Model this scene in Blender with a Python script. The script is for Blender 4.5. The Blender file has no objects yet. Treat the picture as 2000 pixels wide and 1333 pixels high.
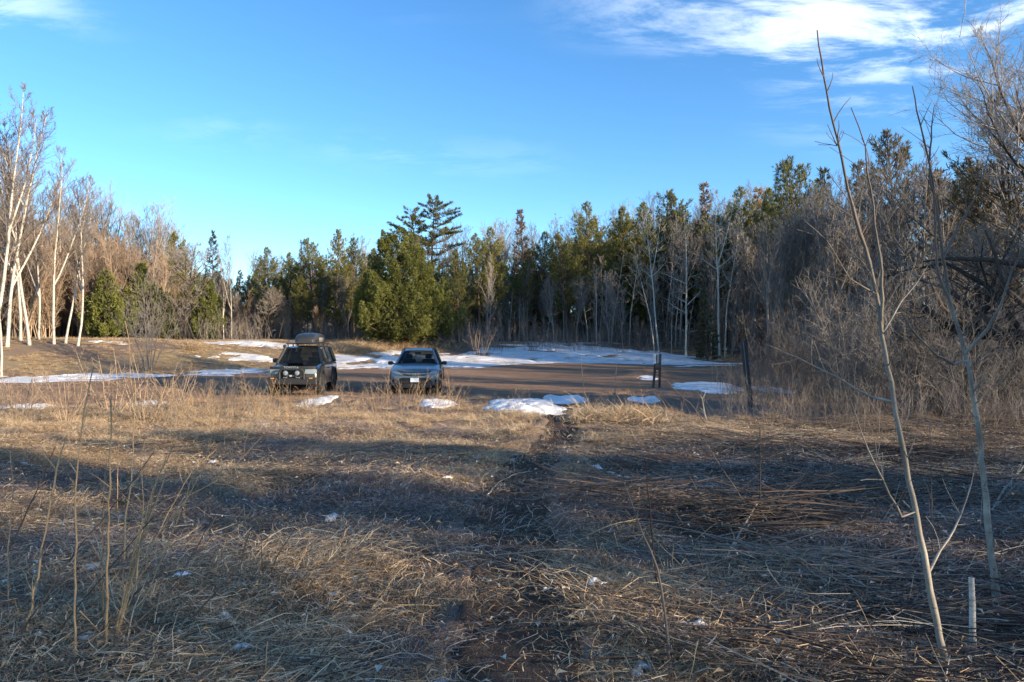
import bpy, math, random
import numpy as np
from mathutils import Vector, Matrix

# ------------------------------------------------------------------ camera, sky, sun, exposure
SC = bpy.context.scene
COL = SC.collection
R = math.radians
F = 1444.0                 # focal length in pixels of the 2000 px wide photograph
HZ = 672.0                 # horizon row
CAMZ = 1.95                # eye height above the parking lot

cam_data = bpy.data.cameras.new('camera')
cam_data.sensor_width = 36.0
cam_data.lens = F / 2000 * 36
cam_data.clip_start = 0.05
cam_data.clip_end = 6000
cam = bpy.data.objects.new('camera', cam_data)
COL.objects.link(cam)
cam.location = (0, 0, CAMZ)
cam.rotation_euler = (R(90) + math.atan((HZ - 666.5) / F), 0, 0)
SC.camera = cam

SUN_AZ = 30.0              # degrees behind the +x (right-hand) direction
SUN_EL = 12.0
SUN = Vector((math.cos(R(SUN_AZ)) * math.cos(R(SUN_EL)), -math.sin(R(SUN_AZ)) * math.cos(R(SUN_EL)), math.sin(R(SUN_EL))))
ld = bpy.data.lights.new('sun', 'SUN')
ld.energy = 5.0
ld.angle = R(0.55)
ld.color = (1.0, 0.81, 0.56)
sun = bpy.data.objects.new('sun', ld)
COL.objects.link(sun)
sun.rotation_euler = SUN.to_track_quat('Z', 'Y').to_euler()
sun.location = SUN * 60

world = bpy.data.worlds.new('World')
SC.world = world
world.use_nodes = True
wn, wl = world.node_tree.nodes, world.node_tree.links
wn.clear()
w_out = wn.new('ShaderNodeOutputWorld')
w_bg = wn.new('ShaderNodeBackground')
w_bg.inputs['Strength'].default_value = 0.15
w_sky = wn.new('ShaderNodeTexSky')
w_sky.sky_type = 'NISHITA'
w_sky.sun_disc = False
w_sky.sun_elevation = R(SUN_EL)
w_sky.sun_rotation = math.atan2(SUN.x, SUN.y)
w_sky.altitude = 200
w_sky.air_density = 0.78
w_sky.dust_density = 0.0
w_sky.ozone_density = 2.5
w_hsv = wn.new('ShaderNodeHueSaturation')
w_hsv.inputs['Saturation'].default_value = 1.17
w_hsv.inputs['Value'].default_value = 1.0
wl.new(w_sky.outputs[0], w_hsv.inputs['Color'])
# thin high cloud: a noise on a flat layer overhead, patchy over the whole sky
w_tc = wn.new('ShaderNodeTexCoord')
w_sep = wn.new('ShaderNodeSeparateXYZ')
wl.new(w_tc.outputs['Generated'], w_sep.inputs[0])
def wmath(op, a, b=None, clamp=False):
    n = wn.new('ShaderNodeMath'); n.operation = op; n.use_clamp = clamp
    for i, v in enumerate((a, b)):
        if v is None: continue
        if hasattr(v, 'links'): wl.new(v, n.inputs[i])
        else: n.inputs[i].default_value = v
    return n.outputs[0]
zc = wmath('ADD', wmath('MAXIMUM', w_sep.outputs['Z'], 0.0), 0.10)
cx = wmath('DIVIDE', w_sep.outputs['X'], zc)
cy = wmath('DIVIDE', w_sep.outputs['Y'], zc)
w_cmb = wn.new('ShaderNodeCombineXYZ')
wl.new(cx, w_cmb.inputs[0]); wl.new(cy, w_cmb.inputs[1])
def wnoise(scale, detail, rough, off, stretch=(1, 1, 1), rot=0.0, dist=0.0):
    m = wn.new('ShaderNodeMapping')
    m.inputs['Location'].default_value = off
    m.inputs['Rotation'].default_value = (0, 0, rot)
    m.inputs['Scale'].default_value = stretch
    wl.new(w_cmb.outputs[0], m.inputs[0])
    n = wn.new('ShaderNodeTexNoise')
    n.inputs['Scale'].default_value = scale
    n.inputs['Detail'].default_value = detail
    n.inputs['Roughness'].default_value = rough
    n.inputs['Distortion'].default_value = dist
    wl.new(m.outputs[0], n.inputs['Vector'])
    return n.outputs['Fac']
def wramp(v, lo, hi):
    n = wn.new('ShaderNodeMapRange'); n.interpolation_type = 'SMOOTHSTEP'
    n.inputs['From Min'].default_value = lo; n.inputs['From Max'].default_value = hi
    wl.new(v, n.inputs['Value'])
    return n.outputs[0]
CL_OFF = (1.75, 2.22, 0)
big = wramp(wnoise(0.55, 2, 0.5, CL_OFF, (1, 1, 1), 0.3), 0.46, 0.62)
fine = wramp(wnoise(2.9, 10, 0.66, (6.245, 3.0, 0), (0.75, 1.5, 1), 0.45, 0.4), 0.43, 0.63)
horizon = wramp(w_sep.outputs['Z'], 0.20, 0.38)
c_fac = wmath('MULTIPLY', wmath('MULTIPLY', wmath('MULTIPLY', big, fine), horizon), 0.62, True)
w_mix = wn.new('ShaderNodeMix'); w_mix.data_type = 'RGBA'
wl.new(c_fac, w_mix.inputs['Factor'])
wl.new(w_hsv.outputs[0], w_mix.inputs['A'])
w_mix.inputs['B'].default_value = (5.6, 6.0, 6.4, 1)
wl.new(w_mix.outputs['Result'], w_bg.inputs['Color'])
wl.new(w_bg.outputs[0], w_out.inputs[0])

SC.view_settings.view_transform = 'Standard'
SC.view_settings.look = 'None'
SC.view_settings.exposure = 1.2
SC.view_settings.gamma = 1.0
SC.view_settings.use_curve_mapping = False
SC.render.engine = 'CYCLES'
SC.cycles.max_bounces = 5
SC.cycles.diffuse_bounces = 2
SC.cycles.glossy_bounces = 2
SC.cycles.transparent_max_bounces = 12
SC.cycles.use_denoising = True

# ------------------------------------------------------------------ helpers
def smooth(a, b, v):
    t = np.clip((np.asarray(v, float) - a) / (b - a), 0, 1)
    return t * t * (3 - 2 * t)

def _hash(ix, iy, seed):
    n = (ix.astype(np.int64) * 374761393 + iy.astype(np.int64) * 668265263 + seed * 974634533) & 0x7fffffff
    n = ((n ^ (n >> 13)) * 1274126177) & 0x7fffffff
    return ((n ^ (n >> 16)) & 0xffff) / 65535.0

def vnoise(x, y, seed=0):
    x = np.asarray(x, float); y = np.asarray(y, float)
    ix = np.floor(x); iy = np.floor(y)
    fx = x - ix; fy = y - iy
    ux = fx * fx * (3 - 2 * fx); uy = fy * fy * (3 - 2 * fy)
    a = _hash(ix, iy, seed); b = _hash(ix + 1, iy, seed)
    c = _hash(ix, iy + 1, seed); d = _hash(ix + 1, iy + 1, seed)
    return (a + (b - a) * ux) * (1 - uy) + (c + (d - c) * ux) * uy

def fbm(x, y, seed=0, octs=4):
    s = 0.0; amp = 0.5; t = 0.0
    for i in range(octs):
        s = s + amp * vnoise(np.asarray(x) * 2 ** i + 17.3 * i, np.asarray(y) * 2 ** i - 9.1 * i, seed + i)
        t += amp; amp *= 0.5
    return s / t            # 0..1

# the trodden path: centre line x(y)
_PY = np.array([-40, 0, 3.5, 5, 6.5, 8.5, 11, 14, 18, 22, 27])
_PX = np.array([-1.0, 0.0, 0.08, 0.05, -0.02, 0.02, 0.45, 0.95, 1.25, 1.5, 1.9])
def path_x(y): return np.interp(y, _PY, _PX)
def path_mask(x, y):
    x = np.asarray(x, float); y = np.asarray(y, float)
    w = 0.28 + 0.10 * fbm(y * 0.9, y * 0 + 3, 5, 2) + 0.10 * (fbm(x * 3, y * 3, 8, 3) - 0.5)
    w = w + 0.004 * np.clip(y - 8, 0, 20)
    d = np.abs(x - path_x(y))
    return 1 - smooth(w * 0.55, w * 1.25, d)

def lot_far(x, y):
    u = 1000 + np.asarray(x, float) / np.maximum(np.asarray(y, float), 6.0) * F
    return np.interp(u, [-900, 0, 520, 900, 1300, 1600, 2600], [33, 36.5, 40, 45.5, 50, 54, 56])

def lot_near(x):
    return np.interp(x, [-60, -20, -9, -2, 4, 9, 14, 30], [23.2, 23.6, 25.3, 26.2, 28.0, 33.0, 42.0, 50.0])

def height(x, y):
    x = np.asarray(x, float); y = np.asarray(y, float)
    e = lot_far(x, y)
    z = 0.35 * (1 - smooth(6, 25, y))
    u = 1000 + x / np.maximum(y, 6.0) * F
    lotrise = np.interp(u, [-500, 0, 500, 900, 2600], [0.05, 0.12, 0.30, 0.58, 0.58])
    z = z + lotrise * smooth(27, 1, 0 * y) if False else z + lotrise * np.clip((y - 27) / np.maximum(e - 27, 1), 0, 1.0)
    L = np.interp(u, [0, 500, 900, 2600], [11, 14, 17, 18])
    rise = np.interp(u, [0, 500, 900, 1300, 2600], [2.2, 1.85, 1.55, 1.3, 1.2])
    z = z + rise * smooth(0, 1, (y - e) / L)
    z = z + 0.010 * np.clip(y - 66, 0, 20) + 0.055 * np.clip(y - 82, 0, 260)
    rough = np.interp(y, [0, 20, 27, 30, 44, 60], [1, 1, 0.8, 0.25, 0.4, 1])
    inlot = smooth(0, 3, y - lot_near(x)) * (1 - smooth(-2, 1, y - e))
    rough = rough * (1 - 0.9 * inlot)
    near = 1 - smooth(25, 60, np.hypot(x, y))
    pm = path_mask(x, y) * (1 - smooth(22, 27, y))
    near = near * (1 - 0.85 * pm)                 # trodden flat
    z = z + rough * (0.30 * (fbm(x * 0.22, y * 0.22, 11, 3) - 0.5) + near * (0.26 * (fbm(x * 1.2, y * 1.2, 23, 3) - 0.5) + 0.12 * (fbm(x * 3.6, y * 3.6, 31, 2) - 0.5)))
    z = z - 0.05 * pm
    # low earth berm on the verge between field and lot, a mound beside the notice board
    z = z + 0.05 * np.exp(-((y - lot_near(x) + 1.6) / 1.3) ** 2) * (1 - path_mask(x, y)) * (1 - smooth(40, 46, y))
    z = z + 0.45 * np.exp(-((x - 6.6) / 1.3) ** 2 - ((y - 36.0) / 0.9) ** 2)
    return z

def hz(x, y): return float(height(x, y))

def G(px, py, dmax=140):
    """ground point seen at a pixel of the photograph"""
    dx = (px - 1000) / F; dz = -(py - HZ) / F
    ds = np.concatenate([np.linspace(2.5, 30, 1100), np.linspace(30.05, dmax, 1500)])
    below = CAMZ + dz * ds < height(dx * ds, ds)
    i = int(np.argmax(below)) if below.any() else len(ds) - 1
    d = ds[i]
    return float(dx * d), float(d), hz(dx * d, d)

def P(px, py, d):
    return np.array(((px - 1000) / F * d, d, CAMZ - (py - HZ) / F * d))

def at(px, d):
    x = (px - 1000) / F * d
    return x, d, hz(x, d)

def make_mesh(name, V, quads=None, tris=None, mats=(), smooth_shade=False, attrs=None):
    me = bpy.data.meshes.new(name)
    V = np.ascontiguousarray(V, dtype=np.float32).reshape(-1, 3)
    parts = []; nq = nt = 0
    if quads is not None and len(quads):
        q = np.asarray(quads, np.int32).reshape(-1, 4); nq = len(q); parts.append(q.ravel())
    if tris is not None and len(tris):
        t = np.asarray(tris, np.int32).reshape(-1, 3); nt = len(t); parts.append(t.ravel())
    li = np.concatenate(parts) if parts else np.zeros(0, np.int32)
    me.vertices.add(len(V)); me.vertices.foreach_set('co', V.ravel())
    me.loops.add(len(li)); me.loops.foreach_set('vertex_index', li)
    me.polygons.add(nq + nt)
    ls = np.concatenate([np.arange(nq) * 4, nq * 4 + np.arange(nt) * 3]).astype(np.int32)
    me.polygons.foreach_set('loop_start', ls)
    me.update(calc_edges=True)
    if attrs:
        for k, v in attrs.items():
            a = me.attributes.new(k, 'FLOAT', 'POINT'); a.data.foreach_set('value', np.asarray(v, np.float32).ravel())
    for m in mats: me.materials.append(m)
    me.polygons.foreach_set('use_smooth', np.full(nq + nt, bool(smooth_shade)))
    me.validate()
    return me

def add_obj(name, data, parent=None, loc=None, rot=None):
    o = bpy.data.objects.new(name, data)
    COL.objects.link(o)
    if parent is not None: o.parent = parent
    if loc is not None: o.location = loc
    if rot is not None: o.rotation_euler = rot
    return o

def tag(o, label=None, cat=None, group=None, kind=None):
    if label: o['label'] = label
    if cat: o['category'] = cat
    if group: o['group'] = group
    if kind: o['kind'] = kind
    return o

def thing(name, label, cat, loc=(0, 0, 0), rz=0, group=None):
    o = bpy.data.objects.new(name, None)
    o.empty_display_size = 0.2
    COL.objects.link(o)
    o.location = loc; o.rotation_euler = (0, 0, rz)
    return tag(o, label, cat, group)

class Tubes:
    """collects tapering polyline tubes; one mesh out"""
    def __init__(self): self.b = {}
    def add(self, pts, rad, n=4):
        pts = np.asarray(pts, float); rad = np.asarray(rad, float)
        self.b.setdefault((len(pts), n), []).append((pts, rad))
    def arrays(self):
        VV = []; QQ = []; off = 0
        for (m, n), L in self.b.items():
            Pn = np.array([p for p, r in L]); Rn = np.array([r for p, r in L])
            d = Pn[:, -1] - Pn[:, 0]
            d /= np.maximum(np.linalg.norm(d, axis=1, keepdims=True), 1e-9)
            ref = np.where(np.abs(d[:, 2:3]) < 0.8, np.array([[0, 0, 1.0]]), np.array([[1.0, 0, 0]]))
            u = np.cross(d, ref); u /= np.linalg.norm(u, axis=1, keepdims=True)
            v = np.cross(d, u)
            th = np.arange(n) * 2 * math.pi / n
            ring = np.cos(th)[None, :, None] * u[:, None, :] + np.sin(th)[None, :, None] * v[:, None, :]
            V = Pn[:, :, None, :] + Rn[:, :, None, None] * ring[:, None, :, :]
            K = len(L)
            base = off + np.arange(K)[:, None, None] * (m * n)
            i = np.arange(m - 1)[None, :, None] * n; j = np.arange(n)[None, None, :]; j2 = (j + 1) % n
            Q = np.stack([base + i + j, base + i + j2, base + i + n + j2, base + i + n + j], -1)
            VV.append(V.reshape(-1, 3)); QQ.append(Q.reshape(-1, 4)); off += K * m * n
        if not VV: return np.zeros((0, 3)), np.zeros((0, 4), int)
        return np.concatenate(VV), np.concatenate(QQ)
    def mesh(self, name, mat, smooth_shade=True):
        V, Q = self.arrays()
        return make_mesh(name, V, quads=Q, mats=[mat], smooth_shade=smooth_shade)

class Solid:
    """hand-built solids: boxes, bars, lathes, prisms"""
    def __init__(self): self.V = []; self.Fc = []
    def raw(self, V, Fs):
        o = len(self.V); self.V += [tuple(map(float, v)) for v in V]; self.Fc += [tuple(i + o for i in f) for f in Fs]
        return self
    def box(self, x0, x1, y0, y1, z0, z1, b=0.0):
        if b <= 0:
            V = [(x, y, z) for z in (z0, z1) for x, y in ((x0, y0), (x1, y0), (x1, y1), (x0, y1))]
            return self.raw(V, [(3, 2, 1, 0), (4, 5, 6, 7), (0, 1, 5, 4), (1, 2, 6, 5), (2, 3, 7, 6), (3, 0, 4, 7)])
        rings = []
        for z, i in ((z0, b), (z0 + b, 0), (z1 - b, 0), (z1, b)):
            a = [(x0 + i, y0 + i + b * 0), (x1 - i, y0 + i), (x1 - i, y1 - i), (x0 + i, y1 - i)]
            c = b
            r = [(x0 + c + i * .5, y0 + i), (x1 - c - i * .5, y0 + i), (x1 - i, y0 + c + i * .5), (x1 - i, y1 - c - i * .5),
                 (x1 - c - i * .5, y1 - i), (x0 + c + i * .5, y1 - i), (x0 + i, y1 - c - i * .5), (x0 + i, y0 + c + i * .5)]
            rings.append([(p[0], p[1], z) for p in r])
        V = [p for r in rings for p in r]; n = 8
        Fs = [tuple(range(n))[::-1], tuple(range(3 * n, 4 * n))]
        for k in range(3):
            for j in range(n): Fs.append((k * n + j, k * n + (j + 1) % n, (k + 1) * n + (j + 1) % n, (k + 1) * n + j))
        return self.raw(V, Fs)
    def bar(self, a, b, w, t=None, n=4, w2=None):
        """bar from a to b, n-sided"""
        a = Vector(a); b = Vector(b); d = (b - a).normalized()
        u = d.cross(Vector((0, 0, 1)) if abs(d.z) < .9 else Vector((0, 1, 0))).normalized(); v = d.cross(u)
        t = t or w; w2 = w2 or w
        V = []
        for p, s in ((a, 1), (b, w2 / w)):
            for k in range(n):
                th = 2 * math.pi * (k + .5) / n
                V.append(p + u * math.cos(th) * w * s * .7071 + v * math.sin(th) * t * s * .7071)
        Fs = [tuple(range(n))[::-1], tuple(range(n, 2 * n))] + [(k, (k + 1) % n, n + (k + 1) % n, n + k) for k in range(n)]
        return self.raw(V, Fs)
    def lathe(self, prof, axis='x', n=28, c=(0, 0, 0), closed=True):
        """prof: (radius, height) pairs turned about an axis through c"""
        V = []
        for r_, h_ in prof:
            for k in range(n):
                a = 2 * math.pi * k / n
                p = {'x': (h_, r_ * math.cos(a), r_ * math.sin(a)), 'y': (r_ * math.cos(a), h_, r_ * math.sin(a)), 'z': (r_ * math.cos(a), r_ * math.sin(a), h_)}[axis]
                V.append((p[0] + c[0], p[1] + c[1], p[2] + c[2]))
        m = len(prof); Fs = []
        for i in range(m - 1):
            for k in range(n): Fs.append((i * n + k, i * n + (k + 1) % n, (i + 1) * n + (k + 1) % n, (i + 1) * n + k))
        if closed:
            Fs.append(tuple(range(n))[::-1]); Fs.append(tuple(range((m - 1) * n, m * n)))
        return self.raw(V, Fs)
    def grid(self, pts):
        """pts[i][j] -> sheet"""
        m = len(pts); n = len(pts[0])
        return self.raw([p for r_ in pts for p in r_], [(i * n + j, i * n + j + 1, (i + 1) * n + j + 1, (i + 1) * n + j) for i in range(m - 1) for j in range(n - 1)])
    def mesh(self, name, mat, smooth_shade=False, fix=True):
        import bmesh
        me = bpy.data.meshes.new(name)
        me.from_pydata(self.V, [], self.Fc)
        if fix:
            bm = bmesh.new(); bm.from_mesh(me)
            bmesh.ops.recalc_face_normals(bm, faces=bm.faces[:])
            bm.to_mesh(me); bm.free()
        me.materials.append(mat)
        if smooth_shade:
            for p in me.polygons: p.use_smooth = True
            try: me.set_sharp_from_angle(angle=R(38))
            except Exception: pass
        me.update()
        return me

# ------------------------------------------------------------------ materials
def mat_new(name, rough=0.85, spec=0.2, metal=0.0, coat=0.0):
    m = bpy.data.materials.new(name); m.use_nodes = True
    b = m.node_tree.nodes['Principled BSDF']
    b.inputs['Roughness'].default_value = rough
    b.inputs['Specular IOR Level'].default_value = spec
    b.inputs['Metallic'].default_value = metal
    b.inputs['Coat Weight'].default_value = coat
    return m, m.node_tree.nodes, m.node_tree.links, b

def ramp(nd, lk, fac, stops):
    r = nd.new('ShaderNodeValToRGB')
    e = r.color_ramp.elements
    while len(e) < len(stops): e.new(0.5)
    for i, (p, c) in enumerate(stops):
        e[i].position = p; e[i].color = (c[0], c[1], c[2], 1)
    lk.new(fac, r.inputs[0])
    return r.outputs[0]

def nz(nd, lk, vec, scale, detail=4, rough=0.55, stretch=None, dist=0.0):
    if stretch:
        mp = nd.new('ShaderNodeMapping'); mp.inputs['Scale'].default_value = stretch
        lk.new(vec, mp.inputs[0]); vec = mp.outputs[0]
    n = nd.new('ShaderNodeTexNoise')
    n.inputs['Scale'].default_value = scale; n.inputs['Detail'].default_value = detail
    n.inputs['Roughness'].default_value = rough; n.inputs['Distortion'].default_value = dist
    lk.new(vec, n.inputs['Vector'])
    return n.outputs['Fac']

def mixc(nd, lk, fac, a, b, mode='MIX'):
    n = nd.new('ShaderNodeMix'); n.data_type = 'RGBA'; n.blend_type = mode
    if hasattr(fac, 'links'): lk.new(fac, n.inputs['Factor'])
    else: n.inputs['Factor'].default_value = fac
    for k, v in (('A', a), ('B', b)):
        if hasattr(v, 'links'): lk.new(v, n.inputs[k])
        else: n.inputs[k].default_value = (v[0], v[1], v[2], 1)
    return n.outputs['Result']

def bump(nd, lk, b, hgt, strength, dist):
    n = nd.new('ShaderNodeBump'); n.inputs['Strength'].default_value = strength; n.inputs['Distance'].default_value = dist
    lk.new(hgt, n.inputs['Height']); lk.new(n.outputs[0], b.inputs['Normal'])

def geo_pos(nd): return nd.new('ShaderNodeNewGeometry').outputs['Position']
def obj_pos(nd): return nd.new('ShaderNodeTexCoord').outputs['Object']
def obj_rand(nd): return nd.new('ShaderNodeObjectInfo').outputs['Random']

def m_varied(name, c1, c2, scale=6.0, rough=0.85, spec=0.2, rnd=0.5, stretch=None):
    """two-tone noise in object space, plus a per-object shift towards either tone"""
    m, nd, lk, b = mat_new(name, rough, spec)
    f = nz(nd, lk, obj_pos(nd), scale, 5, 0.6, stretch)
    ad = nd.new('ShaderNodeMath'); ad.operation = 'MULTIPLY_ADD'
    lk.new(obj_rand(nd), ad.inputs[0]); ad.inputs[1].default_value = rnd; 
    sb = nd.new('ShaderNodeMath'); sb.operation = 'SUBTRACT'; lk.new(f, sb.inputs[0]); sb.inputs[1].default_value = rnd * 0.5
    lk.new(sb.outputs[0], ad.inputs[2])
    lk.new(ramp(nd, lk, ad.outputs[0], [(0.3, c1), (0.7, c2)]), b.inputs['Base Color'])
    return m

def m_attr(name, stops, rough=0.8, spec=0.15, rnd=0.25, trans=0.0):
    """colour picked by the per-point attribute 'tone' (0..1), jittered per object"""
    m, nd, lk, b = mat_new(name, rough, spec)
    at_ = nd.new('ShaderNodeAttribute'); at_.attribute_name = 'tone'
    ad = nd.new('ShaderNodeMath'); ad.operation = 'MULTIPLY_ADD'
    lk.new(obj_rand(nd), ad.inputs[0]); ad.inputs[1].default_value = rnd
    sb = nd.new('ShaderNodeMath'); sb.operation = 'SUBTRACT'; lk.new(at_.outputs['Fac'], sb.inputs[0]); sb.inputs[1].default_value = rnd * .5
    lk.new(sb.outputs[0], ad.inputs[2])
    col = ramp(nd, lk, ad.outputs[0], stops)
    lk.new(col, b.inputs['Base Color'])
    if trans > 0:
        t = nd.new('ShaderNodeBsdfTranslucent'); lk.new(col, t.inputs[0])
        mx = nd.new('ShaderNodeMixShader'); mx.inputs[0].default_value = trans
        lk.new(b.outputs[0], mx.inputs[1]); lk.new(t.outputs[0], mx.inputs[2])
        lk.new(mx.outputs[0], nd['Material Output'].inputs[0])
    return m

M = {}
# field soil and thatch under the loose grass
m, nd, lk, b = mat_new('field_thatch', 1.0, 0.0)
gp = geo_pos(nd)
n1 = nz(nd, lk, gp, 0.45, 5, 0.6); n2 = nz(nd, lk, gp, 9, 6, 0.65); n3 = nz(nd, lk, gp, 60, 3, 0.6)
c = ramp(nd, lk, n2, [(0.25, (.055, .040, .033)), (0.5, (.16, .112, .088)), (0.72, (.34, .245, .185))])
c = mixc(nd, lk, ramp(nd, lk, n1, [(0.4, (0, 0, 0)), (0.65, (1, 1, 1))]), c, (.22, .155, .118))
c = mixc(nd, lk, 0.55, c, mixc(nd, lk, n3, (.05, .038, .032), (.42, .31, .24)))
gr = nz(nd, lk, gp, 0.16, 3, 0.6)
sx = nd.new('ShaderNodeSeparateXYZ'); lk.new(gp, sx.inputs[0])
def stepn(v, lo, hi):
    n = nd.new('ShaderNodeMapRange'); n.interpolation_type = 'SMOOTHSTEP'
    n.inputs['From Min'].default_value = lo; n.inputs['From Max'].default_value = hi
    lk.new(v, n.inputs['Value']); return n.outputs[0]
bank = nd.new('ShaderNodeMath'); bank.operation = 'MULTIPLY'
lk.new(stepn(sx.outputs[1], 36, 42), bank.inputs[0]); lk.new(stepn(gr, 0.40, 0.6), bank.inputs[1])
c = mixc(nd, lk, bank.outputs[0], c, mixc(nd, lk, n2, (.20, .155, .09), (.40, .31, .19)))
lk.new(c, b.inputs['Base Color']); bump(nd, lk, b, n3, 0.6, 0.03)
M['field'] = m
# packed dirt and gravel of the lot
m, nd, lk, b = mat_new('packed_dirt', 1.0, 0.0)
gp = geo_pos(nd)
n1 = nz(nd, lk, gp, 0.6, 5, 0.6, (0.35, 1.2, 1)); n2 = nz(nd, lk, gp, 14, 5, 0.7); n3 = nz(nd, lk, gp, 5.0, 4, 0.6, (0.3, 1.6, 1))
c = ramp(nd, lk, n1, [(0.3, (.20, .128, .088)), (0.55, (.40, .262, .178)), (0.75, (.54, .385, .27))])
c = mixc(nd, lk, 0.4, c, ramp(nd, lk, n2, [(0.3, (.10, .064, .045)), (0.7, (.46, .315, .215))]))
c = mixc(nd, lk, 0.35, c, ramp(nd, lk, n3, [(0.35, (.11, .072, .056)), (0.65, (.40, .275, .20))]))
lk.new(c, b.inputs['Base Color']); bump(nd, lk, b, n2, 1.0, 0.09)
M['dirt'] = m
# dark trodden soil of the path
m, nd, lk, b = mat_new('path_soil', 1.0, 0.02)
gp = geo_pos(nd)
n2 = nz(nd, lk, gp, 11, 6, 0.7); n3 = nz(nd, lk, gp, 70, 3, 0.6)
c = ramp(nd, lk, n2, [(0.3, (.060, .045, .038)), (0.6, (.115, .087, .071)), (0.8, (.21, .16, .125))])
c = mixc(nd, lk, 0.3, c, ramp(nd, lk, n3, [(0.35, (.02, .016, .013)), (0.75, (.13, .10, .07))]))
lk.new(c, b.inputs['Base Color']); bump(nd, lk, b, n3, 0.8, 0.02)
M['path'] = m
# old snow
m, nd, lk, b = mat_new('old_snow', 0.55, 0.3)
gp = geo_pos(nd)
n1 = nz(nd, lk, gp, 1.4, 5, 0.6); n2 = nz(nd, lk, gp, 22, 5, 0.7)
c = ramp(nd, lk, n1, [(0.3, (.58, .58, .59)), (0.6, (.84, .85, .86))])
c = mixc(nd, lk, ramp(nd, lk, n2, [(0.52, (0, 0, 0)), (0.72, (.9, .9, .9))]), c, (.38, .32, .27))
lk.new(c, b.inputs['Base Color']); bump(nd, lk, b, n2, 0.5, 0.05)
b.inputs['Subsurface Weight'].default_value = 0.0
M['snow'] = m
# paper birch bark: white with dark horizontal lenticels
m, nd, lk, b = mat_new('birch_bark', 0.7, 0.25)
op = obj_pos(nd)
n1 = nz(nd, lk, op, 3.0, 5, 0.7, (2.5, 2.5, 9)); n2 = nz(nd, lk, op, 0.8, 3, 0.5)
c = ramp(nd, lk, n1, [(0.34, (.05, .042, .036)), (0.44, (.40, .36, .31)), (0.7, (.70, .65, .58))])
c = mixc(nd, lk, ramp(nd, lk, n2, [(0.55, (0, 0, 0)), (0.8, (.6, .6, .6))]), c, (.32, .24, .17))
lk.new(c, b.inputs['Base Color'])
M['birch'] = m
M['aspen'] = m_varied('aspen_bark', (.30, .29, .25), (.55, .53, .46), 2.5, 0.8, 0.2, 0.3, (2, 2, 1))
M['grey_bark'] = m_varied('grey_bark', (.13, .115, .10), (.26, .235, .21), 5, 0.9, 0.1, 0.4, (2, 2, .6))
M['dark_bark'] = m_varied('dark_bark', (.035, .030, .027), (.085, .070, .06), 6, 0.9, 0.1, 0.4, (2, 2, .6))
M['pine_bark'] = m_varied('pine_bark', (.07, .05, .04), (.18, .13, .095), 6, 0.9, 0.1, 0.3, (2, 2, .5))
M['twig_grey'] = m_varied('twig_grey', (.155, .138, .126), (.32, .285, .258), 2, 0.85, 0.15, 0.6)
M['twig_tan'] = m_varied('twig_tan', (.20, .145, .105), (.38, .285, .21), 2, 0.85, 0.15, 0.6)
M['twig_brown'] = m_varied('twig_brown', (.13, .108, .094), (.27, .225, .19), 2, 0.85, 0.15, 0.6)
M['twig_pale'] = m_varied('twig_pale', (.24, .22, .19), (.42, .38, .32), 2, 0.85, 0.15, 0.6)
M['dead_stem'] = m_varied('dead_stem', (.045, .036, .032), (.14, .105, .085), 8, 0.8, 0.2, 0.6)
M['tan_stem'] = m_varied('tan_stem', (.26, .17, .095), (.50, .35, .20), 9, 0.7, 0.2, 0.4)
M['pale_stem'] = m_varied('pale_stem', (.26, .23, .19), (.50, .45, .37), 9, 0.75, 0.2, 0.5)
M['pine_needles'] = m_attr('pine_needles', [(0.0, (.055, .062, .025)), (0.45, (.158, .155, .04)), (1.0, (.28, .25, .065))], 0.55, 0.3, 0.35, 0.30)
M['spruce_needles'] = m_attr('spruce_needles', [(0.0, (.032, .038, .027)), (0.5, (.075, .08, .04)), (1.0, (.16, .15, .07))], 0.6, 0.25, 0.4, 0.22)
M['rusty_needles'] = m_attr('rusty_needles', [(0.0, (.10, .07, .045)), (0.5, (.22, .145, .085)), (1.0, (.36, .24, .15))], 0.7, 0.2, 0.3, 0.15)
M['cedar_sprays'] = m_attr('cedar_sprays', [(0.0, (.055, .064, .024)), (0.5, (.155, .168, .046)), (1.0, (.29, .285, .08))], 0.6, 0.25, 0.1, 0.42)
M['juniper_sprays'] = m_attr('juniper_sprays', [(0.0, (.05, .06, .022)), (0.5, (.125, .14, .038)), (1.0, (.23, .23, .06))], 0.6, 0.25, 0.3, 0.2)
M['dry_grass'] = m_attr('dry_grass', [(0.0, (.10, .066, .050)), (0.4, (.40, .275, .165)), (0.75, (.64, .475, .295)), (1.0, (.80, .65, .45))], 0.75, 0.1, 0.35, 0.2)
M['dull_grass'] = m_attr('dull_grass', [(0.0, (.05, .037, .032)), (0.4, (.20, .150, .125)), (0.75, (.38, .30, .255)), (1.0, (.66, .57, .50))], 0.75, 0.1, 0.35, 0.15)
M['leaves'] = m_attr('fallen_leaves', [(0.0, (.10, .07, .045)), (0.5, (.30, .22, .14)), (1.0, (.58, .52, .44))], 0.7, 0.3, 0.3, 0.1)
# ------------------------------------------------------------------ ground
def spaced(lo, hi, fine_lo, fine_hi, fine, growth=1.10):
    a = list(np.arange(fine_lo, fine_hi + 1e-6, fine))
    s = fine
    while a[-1] < hi: s *= growth; a.append(a[-1] + s)
    s = fine; pre = []
    v = fine_lo
    while v > lo: s *= growth; v -= s; pre.append(v)
    return np.array(pre[::-1] + a)

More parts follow.
